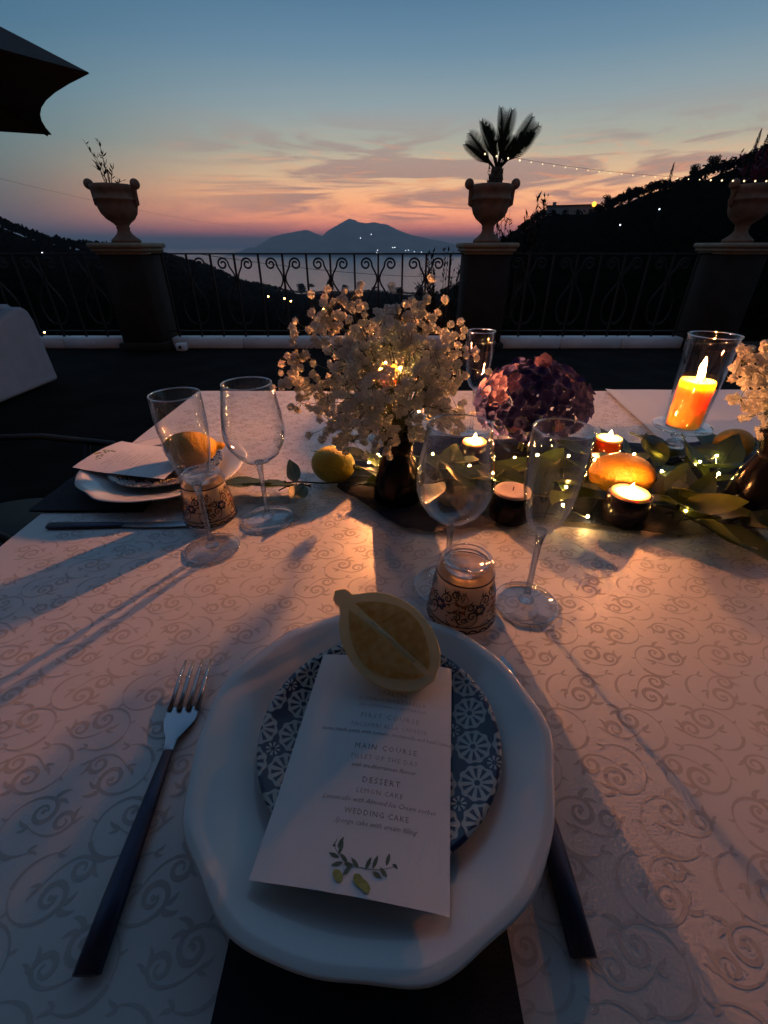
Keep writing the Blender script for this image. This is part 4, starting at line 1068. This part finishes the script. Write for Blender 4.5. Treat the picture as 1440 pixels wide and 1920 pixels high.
def blossom_mesh(seed):
    r2 = random.Random(seed); g = G(); n = 24; Rb = .0062
    for k in range(n):
        z = 1 - 1.72 * (k + .5) / n; a = k * 2.39996 + r2.uniform(-.3, .3); q = math.sqrt(1 - z * z)
        dd = Vector((q * math.cos(a), q * math.sin(a), z))
        u = dd.orthogonal().normalized(); u = (Matrix.Rotation(r2.uniform(0, 6.28), 3, dd) @ u); v_ = dd.cross(u)
        c = dd * Rb * r2.uniform(.72, 1.0); e = dd * Rb * r2.uniform(.10, .42); w_ = Rb * r2.uniform(.42, .60)
        g.add([c + u * w_ + e, c + v_ * w_ * .8, c - u * w_ + e * .3, c - v_ * w_ * .8, c - dd * Rb * .12], [(0, 1, 4), (1, 2, 4), (2, 3, 4), (3, 0, 4)])
    g.tube([(0, 0, -Rb * 1.2), (0, 0, 0)], [.0006, .0014], 5)
    return g.mesh('flower', 'blossom', False)
BL = [blossom_mesh(i) for i in range(4)]
def bouquet(label, base, cen, rad, n, sprays, seed, nstem=60, cut=None):
    r2 = random.Random(seed)
    o = thing('gypsophila_bouquet', label, 'bouquet', base, 0, "bouquets of white baby's breath")
    B = Vector(base); Cn = Vector(cen) - B
    pts = []
    clus = []
    while len(clus) < 95:
        dd = Vector((r2.gauss(0, 1), r2.gauss(0, 1), r2.gauss(0, 1))).normalized()
        if dd.z < -.80: continue
        q = (.55 + .45 * r2.random() ** .6) * r2.uniform(.88, 1.06)
        clus.append(Cn + Vector((dd.x * rad[0], dd.y * rad[1], dd.z * rad[2])) * q)
    for c in clus:
        for _ in range(max(3, int(n / 95))):
            pts.append((c + Vector((r2.gauss(0, .016), r2.gauss(0, .016), r2.gauss(0, .014))), c))
    for (sx, sy, sz, cnt, spread) in sprays:
        c = Vector((sx, sy, sz)) - B; clus.append(c)
        for _ in range(cnt): pts.append((c + Vector((r2.gauss(0, spread), r2.gauss(0, spread), r2.gauss(0, spread))), c))
    st = G()
    for c in clus:
        m_ = c * .45 + Vector((r2.uniform(-.008, .008), r2.uniform(-.008, .008), .03))
        st.tube([Vector((r2.uniform(-.01, .01), r2.uniform(-.01, .01), -.03)), Vector((c.x * .10, c.y * .10, .015)), m_, c], [.0011, .0010, .0008, .0006], 4)
    for p, c in pts:
        st.tube([c, c.lerp(p, .6) + Vector((0, 0, -.002)), p - (p - Cn).normalized() * .004], [.0005, .0004, .0004], 3)
    s_ = st.obj('stems', 'stem_green', o); s_['kind'] = 'stuff'
    eye = Vector((0, 0, 1.15)) - B
    pts.sort(key=lambda q: (q[0] - eye).length)
    extra = G()
    for i, (p, c) in enumerate(pts):
        out_ = (p - Cn * .9); out_ = (out_.normalized() + Vector((r2.uniform(-.5, .5), r2.uniform(-.5, .5), r2.uniform(-.2, .6)))).normalized()
        sc = r2.uniform(.72, 1.05); M = Matrix.Translation(p) @ toward(out_) @ RZ(r2.uniform(0, 6)) @ S(sc, sc, sc)
        if i < 300:
            f_ = link('flower', BL[i % 4], o); f_.matrix_local = M
        else:
            me = BL[i % 4]
            extra.add([v.co[:] for v in me.vertices], [tuple(q.vertices) for q in me.polygons], M)
    if extra.v: e_ = extra.obj('flower_mass', 'blossom', o); e_['kind'] = 'stuff'
    return o
bouquet("bushy white baby's breath bouquet in the middle of the table", (.024, .703, RZ_ + .128), (.012, .712, .957), (.128, .115, .108), 1050,
        [(-.135, .72, 1.00, 20, .016), (-.148, .70, .965, 12, .012), (-.105, .72, 1.035, 16, .016), (-.085, .73, 1.065, 20, .016), (-.055, .74, 1.075, 10, .012), (-.12, .71, .945, 8, .012), (-.135, .70, .93, 6, .010), (-.075, .68, .878, 6, .007), (-.06, .69, .885, 5, .006), (.12, .72, 1.04, 5, .008), (.05, .72, 1.075, 8, .012)], 11)
bouquet("white baby's breath bouquet lit by the candle at the right edge", (.640, .655, RZ_ + .146), (.690, .670, .985), (.115, .11, .105), 900, [(.545, .69, 1.0, 10, .012), (.56, .68, .945, 8, .010)], 23)

# ------------------------------------------------------------------ hydrangea in a glass bowl
gb = thing('glass_bowl', 'low clear glass bowl holding the purple hydrangea', 'bowl', (.318, .905, RZ_))
G().lathe(glass_shell([(.0001, .0005), (.035, .001), (.055, .010), (.068, .028), (.072, .046), (.070, .060)], .002), 44).obj('wall', 'glass', gb)
ring_tube(.069, .0605, .0013).obj('rim', 'glass_rim', gb)
hy = thing('hydrangea', 'purple hydrangea head with pink petals in the low glass bowl', 'flower', (.318, .92, RZ_ + .034))
lv = [(200, 60, 1.0), (250, 30, 1.1), (300, 55, 1.05), (140, 40, .9), (20, 40, .9), (340, 70, .9), (265, 80, .9)]
LH = leaf_mesh('leaf', 'leaf_pale', .105, .070, -.10, .15)
for a, tl, sc in lv: link('leaf', LH, hy, (0, 0, .030), (R(tl * .2 - 14), 0, R(a + 90)), scale=sc)
st = G()
for k in range(6): st.tube([(.015 * math.cos(k), .015 * math.sin(k), -.038), (.006 * math.cos(k), 0, .02), (.02 * math.cos(k * 2), .02 * math.sin(k * 2), .06)], .003, 5)
st.obj('stem', 'stem_green', hy)
def floret(m, seed):
    r2 = random.Random(seed); g = G()
    for k in range(4):
        M = RZ(k * math.pi / 2 + r2.uniform(-.15, .15)) @ RX(R(r2.uniform(5, 35))); L = .0145 * r2.uniform(.9, 1.1)
        g.add([(0, .001, 0), (L * .48, L * .35, .002), (L * .50, L * .72, .003), (0, L * 1.02, .001), (-L * .50, L * .72, .003), (-L * .48, L * .35, .002), (0, L * .55, -.001)], [(0, 1, 6), (1, 2, 6), (2, 3, 6), (3, 4, 6), (4, 5, 6), (5, 0, 6)], M)
    g.ico(.0018, T(0, 0, .002), 5, 4)
    return g.mesh('floret', m, True)
FL = [floret('hydrangea', i) for i in range(4)]; FP = [floret('hydrangea_pink', 9)]
r2 = random.Random(5); n = 230
for i in range(n):
    z = 1 - 1.62 * (i + .5) / n; a = i * 2.39996; q = math.sqrt(1 - z * z)
    dd = Vector((q * math.cos(a), q * math.sin(a), z))
    rr = 1 + .10 * noise.noise(dd * 2.6) + r2.uniform(-.05, .05)
    p = Vector((dd.x * .110 * rr, dd.y * .10 * rr, .074 + dd.z * .078 * rr))
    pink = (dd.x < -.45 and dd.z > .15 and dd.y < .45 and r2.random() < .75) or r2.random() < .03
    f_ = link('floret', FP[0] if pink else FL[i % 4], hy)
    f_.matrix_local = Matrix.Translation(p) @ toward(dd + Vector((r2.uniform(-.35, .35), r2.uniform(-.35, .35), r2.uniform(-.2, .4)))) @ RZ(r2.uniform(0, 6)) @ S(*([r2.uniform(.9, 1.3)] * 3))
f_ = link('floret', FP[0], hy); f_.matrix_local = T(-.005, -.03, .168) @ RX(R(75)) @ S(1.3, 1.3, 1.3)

# ------------------------------------------------------------------ fairy lights among the leaves
fy = thing('fairy_light_string', 'thin wire of tiny yellow fairy lights woven through leaves and flowers', 'fairy lights', (0, 0, 0))
wirep = [(-.03, .80, .775), (-.012, .815, .785), (.005, .78, .80), (.02, .76, .90), (.025, .69, .985), (.06, .74, .90), (.10, .83, .78), (.13, .845, .772), (.17, .79, .772), (.22, .70, .768),
         (.26, .80, .785), (.31, .815, .785), (.34, .80, .782), (.38, .83, .776), (.42, .80, .780), (.33, .70, .772), (.31, .655, .762), (.34, .62, .760), (.47, .80, .772), (.52, .84, .775), (.56, .83, .775), (.52, .74, .785), (.60, .76, .795), (.66, .80, .79), (.62, .73, .785), (.56, .66, .775), (.50, .62, .770)]
G().tube(wirep, .0006, 4).obj('wire', 'steel', fy)
fb = G().ico(.0021, None, 8, 6).mesh('bulb', 'fairy')
for p in wirep:
    link('bulb', fb, fy, (p[0], p[1] - .001, p[2] + .004))

# ------------------------------------------------------------------ evening haze over the bay
m, t = mat('haze_air')
out(t, vol=t.n('ShaderNodeVolumePrincipled', {'Color': (.92, .96, 1.0, 1), 'Density': 1.1e-4, 'Anisotropy': 0.0}).outputs[0])
hz = G().box(-27000, 27000, -30, 40500, SEA - 7.5, 440).obj('haze', 'haze_air', smooth=False, kind='stuff')
